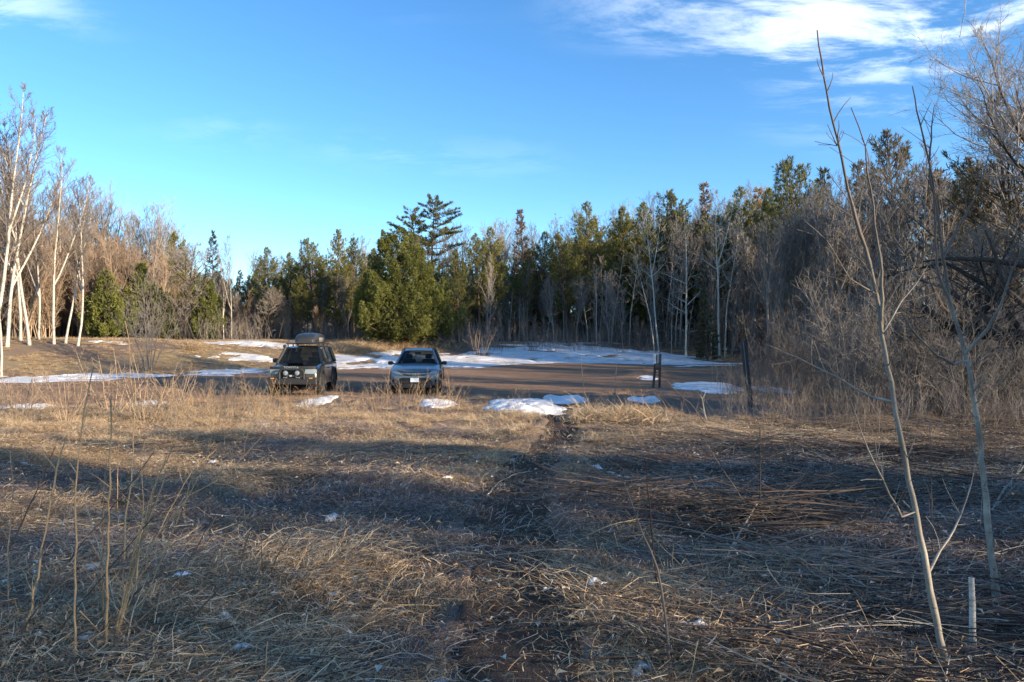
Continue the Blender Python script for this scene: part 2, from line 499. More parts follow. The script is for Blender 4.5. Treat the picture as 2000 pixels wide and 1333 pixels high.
gx = spaced(-900, 900, -7, 7, 0.085, 1.06)
gy = spaced(-300, 1200, 2.5, 15, 0.085, 1.022)
XX, YY = np.meshgrid(gx, gy)
ZZ = height(XX, YY)
ny, nx = XX.shape
idx = np.arange(ny * nx).reshape(ny, nx)
Q = np.stack([idx[:-1, :-1], idx[:-1, 1:], idx[1:, 1:], idx[1:, :-1]], -1).reshape(-1, 4)
me = make_mesh('ground', np.stack([XX, YY, ZZ], -1), quads=Q, mats=[M['field']], smooth_shade=True)
tag(add_obj('ground', me), kind='structure')

def sheet(name, x0, x1, y0, y1, sx, sy, field, lift, mat, edge=0.05, warp=0.0, kind=None):
    """sheet draped over the ground where field(x,y) > 0; lift(x,y,f) is its height above the ground"""
    xs = np.arange(x0, x1 + sx, sx); ys = np.arange(y0, y1 + sy, sy)
    X, Y = np.meshgrid(xs, ys)
    f = field(X, Y)
    keep_v = f > 0
    n, m_ = X.shape
    cell = keep_v[:-1, :-1] | keep_v[1:, :-1] | keep_v[:-1, 1:] | keep_v[1:, 1:]
    Z = height(X, Y) + np.where(keep_v, lift(X, Y, np.maximum(f, 0)), -edge)
    ids = np.arange(n * m_).reshape(n, m_)
    Qs = np.stack([ids[:-1, :-1], ids[:-1, 1:], ids[1:, 1:], ids[1:, :-1]], -1)[cell]
    used = np.unique(Qs); remap = np.full(n * m_, -1); remap[used] = np.arange(len(used))
    V = np.stack([X, Y, Z], -1).reshape(-1, 3)[used]
    return make_mesh(name, V, quads=remap[Qs], mats=[mat], smooth_shade=True)

def lot_field(x, y):
    n = 1.6 * (fbm(x * 0.35, y * 0.35, 41, 4) - 0.5) + 0.5 * (fbm(x * 2, y * 2, 43, 3) - 0.5)
    a = y - lot_near(x) + n * 1.2
    b_ = lot_far(x, y) + 1.2 - y + n * 2.0
    return np.minimum(a, b_)
me = sheet('gravel_lot', -75, 42, 20, 62, 0.30, 0.22, lot_field, lambda x, y, f: 0.012 + 0.012 * np.minimum(f, 1) + 0.05 * (fbm(x * .3, y * 1.1, 52, 3) - .5) * np.minimum(f, 1) + .03, M['dirt'])
tag(add_obj('gravel_lot', me), kind='structure')
me = sheet('path', -2.2, 3.6, -6, 27.0, 0.04, 0.06, lambda x, y: path_mask(x, y) - 0.35 - 0.9 * (fbm(x * 4, y * 4, 61, 4) - 0.5), lambda x, y, f: 0.018 + 0.022 * fbm(x * 5, y * 5, 63, 3), M['path'], edge=.015)
tag(add_obj('path', me), kind='structure')

# ------------------------------------------------------------------ snow
def snow_patch(px0, px1, py0, py1, label, thick=0.10, rag=0.7, freq=0.6, seed=1, group=None, holes=0.0):
    pm = (px0 + px1) / 2
    _, ya, _ = G(pm, py1); _, yb, _ = G(pm, py0)
    if yb - ya < 0.5: yb = ya + 0.5
    yc = (ya + yb) / 2; ry = (yb - ya) / 2 * 1.08
    xc = (pm - 1000) / F * yc; rx = (px1 - px0) / 2 / F * yc * 1.05
    def field(x, y):
        dx = (x - xc) / rx; dy = (y - yc) / ry
        f = 1 - (np.abs(dx) ** 2.4 + np.abs(dy) ** 2.4)
        f = f + rag * 2 * (fbm(x * freq, y * freq * 1.25, 100 + seed, 4) - 0.5)
        f = f + rag * .55 * (fbm(x * freq * 6, y * freq * 6, 150 + seed, 3) - 0.5)
        if holes: f = f - holes * smooth(0.52, 0.66, fbm(x * freq * 1.9, y * freq * 2.6, 200 + seed, 4))
        f = np.minimum(f, 3.0 * (1.22 - np.maximum(np.abs(dx), np.abs(dy))))
        return f
    s = min(max(rx, ry) / 26, 0.45); s = max(s, 0.03)
    sx_ = max(rx / 64, 0.03); sy_ = max(ry / 36, 0.03)
    def lift(x, y, f):
        return thick * .8 * np.clip(f, 0, 1.2) ** .7 * (0.75 + 0.6 * fbm(x * 1.7, y * 1.7, 300 + seed, 3)) + 0.01
    me = sheet('snow_patch', xc - rx * 1.3, xc + rx * 1.3, yc - ry * 1.3, yc + ry * 1.3, sx_, sy_, field, lift, M['snow'], edge=0.03)
    if len(me.polygons) == 0: return None
    o = add_obj('snow_patch', me)
    return tag(o, label, 'snow patch', group or 'patches of old snow')

SNOW = [
 (640, 1020, 694, 722, 'long snow drift across the far edge of the lot behind the silver car', .12, .7, .35, 1, 1.0),
 (880, 1440, 682, 716, 'widest snow field, lying along the back of the lot in front of the wood', .14, .6, .30, 2, .8),
 (1000, 1190, 661, 683, 'shaded blue snow bank running up into the wood', .12, .6, .45, 3, .8),
 (800, 905, 657, 675, 'snow patch just beside the tan grass under the big cedar', .15, .5, .5, 4, .3),
 (640, 725, 657, 668, 'snow strip behind the roof box of the black truck', .14, .5, .5, 5, .3),
 (452, 530, 642, 657, 'far snow patch between the trunks beside the white birch clump', .15, .4, .5, 6, .0),
 (-60, 235, 734, 750, 'snow strip along the lot edge at the far left border', .10, .7, .6, 7, .9),
 (110, 330, 729, 742, 'crumbling snow ridge behind the weeds at the left of the lot', .12, .7, .6, 8, .8),
 (355, 535, 721, 737, 'thin snow ridge ending at the black truck', .09, .7, .7, 9, .9),
 (385, 545, 690, 705, 'broken snow on the tan bank behind the black truck', .07, .8, .45, 10, 1.9),
 (172, 252, 667, 672, 'small snow patch at the top of the grassy bank', .07, .7, .7, 11, .9),
 (400, 600, 667, 678, 'snow lying along the foot of the pines on the left', .09, .7, .5, 12, 1.4),
 (1415, 1650, 676, 693, 'sunlit snow strip seen behind the leaning post', .12, .5, .45, 13, .5),
 (1270, 1345, 656, 672, 'snow patch in the wood behind the twin aspens', .12, .5, .5, 27, .2),
 (945, 1098, 782, 807, 'largest snow patch on the verge in front of the silver car', .17, .45, 1.1, 14, .0),
 (1062, 1142, 777, 791, 'small wedge of snow beside the largest verge patch', .13, .35, 1.2, 15, .0),
 (1228, 1284, 776, 788, 'slim snow patch on the brown verge below the notice board', .10, .4, 1.3, 16, .0),
 (1308, 1438, 749, 763, 'snow patch between the notice board and the leaning post', .16, .4, .9, 17, .0),
 (1370, 1440, 760, 770, 'crumbs of snow just under the patch by the leaning post', .06, .7, 2.0, 18, .6),
 (825, 890, 783, 797, 'small snow lump below the silver car', .10, .5, 1.4, 19, .0),
 (596, 645, 776, 797, 'dirty snow heap in front of the black truck', .10, .5, 1.5, 20, .0),
 (20, 95, 792, 804, 'snow patch among the weeds at the far left of the verge', .09, .6, 1.2, 21, .3),
 (252, 312, 787, 796, 'small snow patch behind the brown weeds on the left', .07, .6, 1.2, 22, .3),
 (1482, 1530, 756, 767, 'snow scrap at the foot of the brush right of the post', .07, .6, 1.4, 23, .3),
 (1662, 1745, 750, 759, 'snow scrap in the brush behind the taller sapling', .08, .6, 1.0, 24, .4),
 (1238, 1300, 734, 746, 'melting snow on the dark mound behind the notice board', .08, .6, 1.2, 25, .4),
]
for a in SNOW:
    snow_patch(a[0], a[1], a[2], a[3], a[4], a[5], a[6], a[7], a[8], holes=a[9])
# ------------------------------------------------------------------ tree builders (meshes at the origin)
def rvec(g): 
    v = g.normal(size=3); return v / np.linalg.norm(v)

def limb(g, p0, d, L, n, wob=0.08, up=0.0, sag=0.0):
    """wandering polyline from p0; up>0 bends it to vertical, sag bends it down"""
    pts = [np.array(p0, float)]; d = np.array(d, float); d /= np.linalg.norm(d)
    for i in range(n):
        d = d + g.normal(size=3) * wob + np.array((0, 0, up - sag))
        d /= np.linalg.norm(d)
        pts.append(pts[-1] + d * L / n)
    return np.array(pts)

def at_t(pts, t):
    f = t * (len(pts) - 1); i = min(int(f), len(pts) - 2)
    p = pts[i] + (pts[i + 1] - pts[i]) * (f - i)
    d = pts[i + 1] - pts[i]
    return p, d / np.linalg.norm(d)

def side_dir(g, d, ang, az=None):
    ref = np.array((0, 0, 1.0)) if abs(d[2]) < 0.9 else np.array((1.0, 0, 0))
    u = np.cross(d, ref); u /= np.linalg.norm(u); v = np.cross(d, u)
    az = g.uniform(0, 2 * math.pi) if az is None else az
    return d * math.cos(ang) + (u * math.cos(az) + v * math.sin(az)) * math.sin(ang)

def bare_tree(seed, H, r, c0=0.35, n1=16, L1=0.33, a1=48, up=0.10, n2=6, n3=4, wob=0.05, lean=(0, 0), stems=1, spread=0.25, twig=0.007, forks=0, droop=0.0, sides=6, full=0.6, thick=.03):
    """leafless broadleaf: returns (trunk tubes, crown tubes)"""
    g = np.random.default_rng(seed)
    T, C = Tubes(), Tubes()
    for s in range(stems):
        hh = H * (1 if s == 0 else g.uniform(.72, .98)); rr = r * (1 if s == 0 else g.uniform(.6, .95))
        az = g.uniform(0, 6.28)
        off = np.array((math.cos(az), math.sin(az), 0)) * (0.0 if stems == 1 else g.uniform(.05, .25) * min(1, stems / 3))
        d0 = np.array((lean[0], lean[1], 1.0)) + (0 if stems == 1 else 1) * np.array((math.cos(az), math.sin(az), 0)) * spread * g.uniform(.5, 1.2)
        tr = limb(g, off - np.array((0, 0, .25)), d0, hh + .25, 14, wob, up * .25)
        trr = rr * (1 - np.linspace(0, 1, 15)) ** 0.8 + 0.006
        trr[0] *= 1.35
        T.add(tr, trr, sides)
        leaders = [(tr, trr, hh)]
        for k in range(forks):
            t = g.uniform(max(.22, c0 - .12), .6); p, d = at_t(tr, t)
            L = hh * (1 - t) * g.uniform(.75, 1.0)
            fk = limb(g, p, side_dir(g, d, R(g.uniform(16, 32))), L, 9, wob, up * .7)
            r0 = np.interp(t, np.linspace(0, 1, 15), trr) * .75
            fr = r0 * (1 - np.linspace(0, 1, 10)) ** .85 + .006
            T.add(fk, fr, sides); leaders.append((fk, fr, L))
        for li, (ld_, lr, lh) in enumerate(leaders):
            for k in range(n1 if li == 0 else max(5, int(n1 * .6))):
                t = (c0 if li == 0 else .2) + (1 - (c0 if li == 0 else .2)) * (k + g.uniform(0, 1)) / (n1 if li == 0 else max(5, int(n1 * .6)))
                t = min(t, .985)
                p, d = at_t(ld_, t)
                sh = (math.sin(math.pi * min(1, ((t - c0) / (1 - c0) if li == 0 else t) * .8 + .2))) ** full
                L = hh * L1 * max(.18, sh) * g.uniform(.6, 1.15) * (1 if li == 0 else .8)
                b1 = limb(g, p, side_dir(g, d, R(a1 * g.uniform(.7, 1.2)), k * 2.4 + g.uniform(-.5, .5)), L, 6, wob * 1.7, up, droop)
                rb = min(np.interp(t, np.linspace(0, 1, len(lr)), lr) * .6, 0.012 + L * 0.011)
                br = rb * (1 - np.linspace(0, 1, 7)) ** .8 + twig * .7
                (T if rb > thick else C).add(b1, br, 4)
                for j in range(n2):
                    t2 = .18 + .8 * (j + g.uniform(0, 1)) / n2; t2 = min(t2, .98)
                    p2, d2 = at_t(b1, t2)
                    L2_ = L * g.uniform(.28, .5) * (1.15 - .6 * t2)
                    b2 = limb(g, p2, side_dir(g, d2, R(g.uniform(28, 58))), L2_, 3, wob * 2.2, up * 1.2, droop * 1.3)
                    C.add(b2, np.linspace(max(rb * .4, twig), twig * .7, 4), 3)
                    for q in range(n3):
                        t3 = min(.2 + .8 * (q + g.uniform(0, 1)) / n3, .98)
                        p3, d3 = at_t(b2, t3)
                        L3_ = max(L2_ * g.uniform(.3, .6), .12)
                        b3 = limb(g, p3, side_dir(g, d3, R(g.uniform(25, 55))), L3_, 2, wob * 2.5, up, droop * 1.3)
                        C.add(b3, (twig, twig * .8, twig * .45), 3)
    return T, C

def tufts(g, C, A, size, k, width, spread, tone, shell=None):
    """needle tufts: k thin triangles from each centre C, fanned around axis A"""
    n = len(C)
    C = np.repeat(C, k, 0); A = np.repeat(A, k, 0); S = np.repeat(size, k)[:, None]
    D = A + g.normal(size=C.shape) * spread
    D /= np.linalg.norm(D, axis=1, keepdims=True)
    S = S * g.uniform(.65, 1.15, (len(C), 1))
    W = np.cross(D, g.normal(size=C.shape)); W /= np.linalg.norm(W, axis=1, keepdims=True)
    C = C + g.normal(size=C.shape) * S * .10
    w = S * width
    V = np.stack([C - W * w * .35, C + W * w * .35, C + D * S * .55 + W * w, C + D * S, C + D * S * .55 - W * w], 1)
    tn = np.clip(np.repeat(tone, k) + g.normal(size=len(C)) * .10, 0, 1)
    b = np.arange(len(C))[:, None] * 5
    Qd = np.concatenate([b + 0, b + 1, b + 2, b + 4], 1); Tr = np.concatenate([b + 4, b + 2, b + 3], 1)
    return V.reshape(-1, 3), Qd, Tr, np.repeat(tn, 5)

def foliage_mesh(name, parts, mat):
    V = []; Qd = []; Tr = []; tn = []; o = 0
    for v, q, t, a in parts:
        V.append(v); Qd.append(q + o); Tr.append(t + o); tn.append(a); o += len(v)
    return make_mesh(name, np.concatenate(V), quads=np.concatenate(Qd), tris=np.concatenate(Tr), mats=[mat], attrs={'tone': np.concatenate(tn)})

def pine(seed, H, r, c0=0.3, Rmax=0.2, n_wh=22, per=5, style='pine', dens=1.0, size=.34, k=8, width=.085, prof='round', stems=1, upcurve=.16, gap=0.0, spread_out=.30, start=.30):
    """conifer with whorled limbs carrying needle tufts"""
    g = np.random.default_rng(seed)
    T = Tubes(); CC = []; AA = []; SS = []; TT = []
    for s in range(stems):
        hh = H * (1 if s == 0 else g.uniform(.82, .95))
        d0 = np.array((0, 0, 1.0)) + (0 if stems == 1 else 1) * np.array((g.choice((-1, 1)) * .10, g.normal() * .03, 0))
        tr = limb(g, (0 if s == 0 else .4, 0, -.3), d0, hh + .3, 14, .018, .02)
        trr = r * (1 - np.linspace(0, 1, 15)) ** .9 + .012
        T.add(tr, trr, 6)
        for w in range(n_wh):
            t0 = c0 + (1 - c0) * (w + .5) / n_wh
            q = (t0 - c0) / (1 - c0)
            if prof == 'round': pr = (0.35 + 0.65 * math.sin(math.pi * min(1, q * .85 + .12))) * (1 - q ** 4 * .75)
            elif prof == 'cone': pr = (1 - q) ** .85 + .05
            elif prof == 'layer': pr = .55 + .45 * math.sin(math.pi * min(1, q * 1.05 + .05)); pr *= (1 - .6 * q ** 5)
            else: pr = (1 - q) ** .55 * (.6 + .4 * min(1, q * 4))
            if g.uniform() < gap: continue
            for kk in range(per):
                if g.uniform() < .14: continue
                t = min(.99, t0 + g.normal() * .35 * (1 - c0) / n_wh)
                p, d = at_t(tr, t)
                az = 2 * math.pi * (kk + g.uniform(-.35, .35)) / per + w * 1.3
                L = max(.25, H * Rmax * pr * g.uniform(.62, 1.18))
                if style == 'spruce': el = R(-8 + 50 * q ** 2); 
                elif prof == 'layer': el = R(2 + 26 * q ** 1.5 + g.normal() * 6)
                else: el = R(8 + 42 * q ** 1.5 + g.normal() * 8)
                dr = np.array((math.cos(az) * math.cos(el), math.sin(az) * math.cos(el), math.sin(el)))
                b1 = limb(g, p, dr, L, 5, .05, upcurve if style != 'spruce' else .05)
                T.add(b1, np.linspace(min(r * .35, .012 + L * .012), .008, 6), 3)
                nt = max(2, int(L / .30 * dens))
                for j in range(nt):
                    tt = start + (1 - start) * (j + g.uniform(0, 1)) / nt; tt = min(tt, 1)
                    pp, dd = at_t(b1, min(tt, .999))
                    reach = L * spread_out * (1.25 - tt) + .08
                    for z in range(2 if tt < .9 else 1):
                        sd = side_dir(g, dd, R(g.uniform(35, 75)))
                        sd[2] = abs(sd[2]) * .6 if style != 'spruce' else sd[2] * .35 - .05
                        q2 = pp + sd * reach * g.uniform(.2, 1.0)
                        ax = dd * .6 + sd * .5 + np.array((0, 0, .55 if style != 'spruce' else .05))
                        CC.append(q2); AA.append(ax / np.linalg.norm(ax)); SS.append(size * g.uniform(.75, 1.2) * (.8 + .2 * (1 - q)))
                        TT.append(np.clip(.42 + .28 * g.normal() * .6, 0, 1))
                pp, dd = at_t(b1, .999)
                CC.append(pp); AA.append(dd * .7 + np.array((0, 0, .5))); SS.append(size * 1.05); TT.append(.6)
        CC.append(tr[-1]); AA.append(np.array((0, 0, 1.0))); SS.append(size * 1.2); TT.append(.6)
    fol = tufts(g, np.array(CC), np.array(AA), np.array(SS), k, width, .45 if style != 'spruce' else .38, np.array(TT))
    return T, fol

def cedar(seed, H, Rb, n_pl=60, per_pl=46, base_n=1600, size=.30, top=0.12, clear=0.05, belly=0.22, asym=(0, 0), up=.75, width=.14):
    """dense evergreen of upright plumes: broad, lumpy cone"""
    g = np.random.default_rng(seed)
    def rad(q):
        return Rb * (np.clip(q / belly, 0, 1) ** .35) * np.where(q < belly, 1, ((1 - q) / (1 - belly)) ** .72) + Rb * top * (1 - q)
    CC = []; AA = []; SS = []; TT = []
    T = Tubes()
    T.add(limb(g, (0, 0, -.3), (0, 0, 1), H * .9, 10, .02, .02), np.linspace(H * .03, .03, 11), 7)
    for i in range(n_pl):
        q = clear + (1 - clear) * (1 - (1 - g.uniform(0, .98)) ** .62)
        q = min(q, .93)
        az = i * 2.39996 + g.normal() * .3
        rr = float(rad(np.array(q))) * g.uniform(.60, 1.03) * (1 + .10 * math.sin(3 * az + 1.3) + .07 * math.sin(5 * az))
        c = np.array((math.cos(az) * rr + asym[0] * (1 - q), math.sin(az) * rr + asym[1] * (1 - q), q * H))
        T.add(np.array([(asym[0] * (1 - q) * .2, 0, max(.2, q * H - rr * .35)), c * np.array((.55, .55, 1)) - np.array((0, 0, rr * .12)), c]), (.05, .03, .012), 3)
        hp = H * g.uniform(.10, .20) * (1.1 - .5 * q); wp = hp * g.uniform(.30, .46)
        out = np.array((math.cos(az), math.sin(az), 0)) * .30 + np.array((0, 0, up)); out /= np.linalg.norm(out)
        n = int(per_pl * g.uniform(.7, 1.3))
        s = g.uniform(0, 1, n) ** .8
        wr = wp * (1 - s) ** .7 * (.35 + .65 * np.minimum(1, s * 5)) * np.sqrt(g.uniform(.15, 1, n))
        a2 = g.uniform(0, 6.283, n)
        e1 = np.array((-math.sin(az), math.cos(az), 0)); e2 = np.cross(out, e1)
        lat = np.cos(a2)[:, None] * e1 + np.sin(a2)[:, None] * e2
        pts = c + (s - .35)[:, None] * hp * out + wr[:, None] * lat
        CC.append(pts); AA.append(out * .8 + lat * .55)
        SS.append(size * g.uniform(.7, 1.2, n)); tb = g.uniform(.3, .75)
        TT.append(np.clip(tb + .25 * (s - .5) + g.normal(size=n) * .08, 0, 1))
    # inner fill so the crown is opaque
    q = clear + (1 - clear) * (1 - (1 - g.uniform(0, 1, base_n)) ** .55) * .96
    az = g.uniform(0, 6.283, base_n)
    rr = rad(q) * np.sqrt(g.uniform(.25, .92, base_n)) * .93
    pts = np.stack([np.cos(az) * rr + asym[0] * (1 - q), np.sin(az) * rr + asym[1] * (1 - q), q * H], 1)
    CC.append(pts); AA.append(np.stack([np.cos(az) * .6, np.sin(az) * .6, np.full(base_n, .7)], 1))
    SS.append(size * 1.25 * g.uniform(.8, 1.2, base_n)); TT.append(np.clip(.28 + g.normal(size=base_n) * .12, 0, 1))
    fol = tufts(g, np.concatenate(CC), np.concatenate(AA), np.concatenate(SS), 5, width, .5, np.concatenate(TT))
    return T, fol

def shrub(seed, H, stems=9, spread=.5, r=.018, n2=7, n3=5, arch=.04, twig=.005, wob=.07):
    """many-stemmed bare shrub"""
    g = np.random.default_rng(seed); T, C = Tubes(), Tubes()
    for s in range(stems):
        az = 6.283 * s / stems + g.normal() * .4
        sp = spread * g.uniform(.25, 1.25)
        d = np.array((math.cos(az) * sp, math.sin(az) * sp, 1.0))
        hh = H * g.uniform(.6, 1.08)
        tr = limb(g, (math.cos(az) * .10 * g.uniform(0, 1.5), math.sin(az) * .10 * g.uniform(0, 1.5), -.12), d, hh, 7, wob, arch * g.uniform(-.6, 1.2))
        rr = r * g.uniform(.6, 1.2)
        T.add(tr, rr * (1 - np.linspace(0, 1, 8)) ** .8 + twig * .6, 4)
        for k in range(n2):
            t = .25 + .73 * (k + g.uniform(0, 1)) / n2; t = min(t, .985)
            p, d1 = at_t(tr, t)
            L = hh * g.uniform(.16, .36) * (1.2 - .7 * t)
            b1 = limb(g, p, side_dir(g, d1, R(g.uniform(25, 60))), L, 4, wob * 1.7, arch)
            C.add(b1, np.linspace(max(rr * .45, twig), twig * .6, 5), 3)
            for q in range(n3):
                t3 = min(.15 + .85 * (q + g.uniform(0, 1)) / n3, .98)
                p3, d3 = at_t(b1, t3)
                C.add(limb(g, p3, side_dir(g, d3, R(g.uniform(25, 60))), L * g.uniform(.22, .5), 2, wob * 2, arch), (twig, twig * .8, twig * .4), 3)
    return T, C

M['brown_needles'] = m_attr('brown_needles', [(0.0, (.06, .05, .032)), (0.5, (.135, .11, .06)), (1.0, (.22, .175, .09))], .6, .2, .3, .3)
M['thicket'] = m_varied('thicket_twigs', (.095, .084, .077), (.23, .205, .185), 2, .85, .15, .6)
# prototypes: (trunk mesh, crown mesh); a thing is an Empty with copies of the two
PROTO = {}
def proto_bare(key, T, C, mt, mc):
    PROTO[key] = (T.mesh('trunk', mt), C.mesh('crown', mc))
def proto_leaf(key, T, fol, mt, mf, extra=None):
    PROTO[key] = (T.mesh('trunk', mt), foliage_mesh('crown', [fol] if extra is None else [fol] + extra, mf))

def plant(key, name, label, cat, x, y, s=1.0, rz=0.0, group=None, sz=None, tilt=(0, 0), dz=0.0):
    o = thing(name, label, cat, (x, y, hz(x, y) - 0.02 + dz), rz, group)
    o.rotation_euler = (tilt[0], tilt[1], rz)
    o.scale = (s, s, s * (sz or 1))
    tm, cm = PROTO[key]
    add_obj('trunk', tm, o); add_obj('crown', cm, o)
    return o

for i in range(3):   # paper birches
    T, C = bare_tree(100 + i, 14, .095, c0=.30, n1=26, L1=.17, a1=40, up=.13, n2=8, n3=5, wob=.03, forks=1 + i % 2, twig=.0085, thick=.08)
    proto_bare('birch%d' % i, T, C, M['birch'], M['twig_brown'])
for i in range(3):   # slender pale aspens
    T, C = bare_tree(120 + i, 12, .085, c0=.42 if i != 1 else .16, n1=22, L1=.17, a1=58 if i != 1 else 70, up=.09 if i != 1 else .03, n2=6, n3=4, wob=.03, forks=1 if i == 0 else 0, twig=.009)
    proto_bare('aspen%d' % i, T, C, M['aspen'], M['twig_pale'])
for i in range(3):   # grey hardwoods with fan crowns
    T, C = bare_tree(140 + i, 14, .15, c0=.38, n1=15, L1=.30, a1=36, up=.16, n2=8, n3=6, wob=.045, forks=3, twig=.010)
    proto_bare('hardwood%d' % i, T, C, M['grey_bark'], M['twig_grey'])
T, C = bare_tree(150, 12, .10, c0=.30, n1=20, L1=.34, a1=44, up=.10, n2=9, n3=7, wob=.06, forks=3, twig=.0048)
proto_bare('corner_tree', T, C, M['dark_bark'], M['twig_grey'])
for i in range(3):   # dense upright tan-twigged saplings
    T, C = bare_tree(160 + i, 8, .05, c0=.12, n1=22, L1=.24, a1=30, up=.14, n2=7, n3=4, wob=.05, stems=5, spread=.14, twig=.008, sides=5)
    proto_bare('sapling_tan%d' % i, T, C, M['twig_tan'], M['twig_tan'])
for i in range(3):
    T, C = bare_tree(180 + i, 7, .045, c0=.15, n1=20, L1=.24, a1=36, up=.10, n2=7, n3=5, wob=.06, stems=2, spread=.2, twig=.007, sides=5)
    proto_bare('sapling_grey%d' % i, T, C, M['twig_grey'], M['twig_grey'])
for i in range(2):   # shaggy, low-branched old bare trees near the lot
    T, C = bare_tree(200 + i, 8, .13, c0=.15, n1=20, L1=.36, a1=56, up=.07, n2=9, n3=6, wob=.08, forks=2, twig=.008)
    proto_bare('rough%d' % i, T, C, M['dark_bark'], M['twig_brown'])
for i in range(4):
    T, fol = pine(300 + i, 11, .15, c0=.30 if i < 3 else .14, Rmax=.215 + .03 * (i % 2), n_wh=18, per=6, dens=2.3, size=.25, k=8, prof='round' if i < 3 else 'taper', width=.075, gap=.06)
    proto_leaf('pine%d' % i, T, fol, M['pine_bark'], M['pine_needles'])
for i in range(3):
    T, fol = pine(320 + i, 10, .12, c0=.06, Rmax=.19, n_wh=26, per=6, style='spruce', dens=1.8, size=.28, k=7, prof='cone', width=.09)
    proto_leaf('spruce%d' % i, T, fol, M['pine_bark'], M['spruce_needles'])
T, fol = pine(330, 11, .12, c0=.10, Rmax=.15, n_wh=28, per=5, style='spruce', dens=1.2, size=.30, k=6, prof='cone', width=.09)
proto_leaf('rusty_spruce', T, fol, M['pine_bark'], M['rusty_needles'])
for i in range(2):   # brownish winter pines
    T, fol = pine(310 + i, 11, .15, c0=.25, Rmax=.23, n_wh=16, per=6, dens=1.7, size=.28, k=7, prof='round', width=.07, gap=.10)
    proto_leaf('brown_pine%d' % i, T, fol, M['pine_bark'], M['brown_needles'])
for i in range(2):
    T, fol = cedar(340 + i, 4.6, 1.5, n_pl=40, per_pl=50, base_n=1200, size=.19, belly=.30)
    proto_leaf('juniper%d' % i, T, fol, M['pine_bark'], M['juniper_sprays'])
for i in range(4):
    T, C = shrub(400 + i, 3.4, stems=15, spread=.6, r=.012, n2=10, n3=7, twig=.0042)
    proto_bare('thicket%d' % i, T, C, M['thicket'], M['thicket'])
for i in range(2):
    T, C = shrub(420 + i, 1.6, stems=14, spread=.55, r=.010, n2=6, n3=4, twig=.0045)
    proto_bare('low_shrub%d' % i, T, C, M['twig_tan'], M['twig_tan'])
# ------------------------------------------------------------------ scattered stuff: instances on points
def instancer(name, variants, pts, rot, scl, idx, label=None):
    """variants: list of lists of meshes; variant i is all meshes in its list. One object, kind stuff."""
    pts = np.asarray(pts, float); n = len(pts)
    me = bpy.data.meshes.new(name)
    me.vertices.add(n); me.vertices.foreach_set('co', pts.astype(np.float32).ravel())
    a = me.attributes.new('rot', 'FLOAT_VECTOR', 'POINT'); a.data.foreach_set('vector', np.asarray(rot, np.float32).ravel())
    s = np.asarray(scl, np.float32); s = np.repeat(s[:, None], 3, 1) if s.ndim == 1 else s
    a = me.attributes.new('scl', 'FLOAT_VECTOR', 'POINT'); a.data.foreach_set('vector', np.ascontiguousarray(s).ravel())
    a = me.attributes.new('idx', 'INT', 'POINT'); a.data.foreach_set('value', np.asarray(idx, np.int32).ravel())
    ng = bpy.data.node_groups.new(name + '_nodes', 'GeometryNodeTree')
    ng.interface.new_socket('Geometry', in_out='INPUT', socket_type='NodeSocketGeometry')
    ng.interface.new_socket('Geometry', in_out='OUTPUT', socket_type='NodeSocketGeometry')
    N, L = ng.nodes, ng.links
    gi = N.new('NodeGroupInput'); go = N.new('NodeGroupOutput'); jn = N.new('GeometryNodeJoinGeometry')
    def attr(nm, ty):
        t = N.new('GeometryNodeInputNamedAttribute'); t.data_type = ty; t.inputs['Name'].default_value = nm
        return t.outputs['Attribute']
    er = N.new('FunctionNodeEulerToRotation'); L.new(attr('rot', 'FLOAT_VECTOR'), er.inputs[0])
    sc_ = attr('scl', 'FLOAT_VECTOR'); ix = attr('idx', 'INT')
    for layer in range(max(len(v) for v in variants)):
        coll = bpy.data.collections.new('%s_source_%d' % (name, layer))
        for i, v in enumerate(variants):
            coll.objects.link(bpy.data.objects.new('%s_source_%d_%02d' % (name, layer, i), v[min(layer, len(v) - 1)]))
        ci = N.new('GeometryNodeCollectionInfo'); ci.inputs['Collection'].default_value = coll
        ci.inputs['Separate Children'].default_value = True; ci.inputs['Reset Children'].default_value = True
        ip = N.new('GeometryNodeInstanceOnPoints'); ip.inputs['Pick Instance'].default_value = True
        L.new(gi.outputs[0], ip.inputs['Points']); L.new(ci.outputs[0], ip.inputs['Instance'])
        L.new(ix, ip.inputs['Instance Index']); L.new(er.outputs[0], ip.inputs['Rotation']); L.new(sc_, ip.inputs['Scale'])
        L.new(ip.outputs[0], jn.inputs[0])
    L.new(jn.outputs[0], go.inputs[0])
    o = add_obj(name, me)
    md = o.modifiers.new('scatter', 'NODES'); md.node_group = ng
    tag(o, label, None, None, 'stuff')
    return o

PH = {'brown_pine': 11, 'corner_tree': 12, 'birch': 14, 'aspen': 12, 'hardwood': 14, 'sapling_tan': 8, 'sapling_grey': 7, 'rough': 8, 'pine': 11, 'spruce': 10, 'rusty_spruce': 11, 'juniper': 4.6, 'thicket': 3.4, 'low_shrub': 1.6}
def proto_h(key): return PH[key.rstrip('0123456789')]
rngW = np.random.default_rng(77)

def stand(key, name, label, cat, px, ytop, d, group=None, rz=None, wide=1.0, tilt=(0, 0)):
    """a tree at column px and depth d whose top reaches row ytop"""
    x, y, z = at(px, d)
    top = CAMZ + (HZ - ytop) / F * d
    sz = max(.25, (top - z) / proto_h(key))
    o = plant(key, name, label, cat, x, y, sz * wide, rngW.uniform(0, 6.28) if rz is None else rz, group, sz=1 / wide, tilt=tilt)
    return o

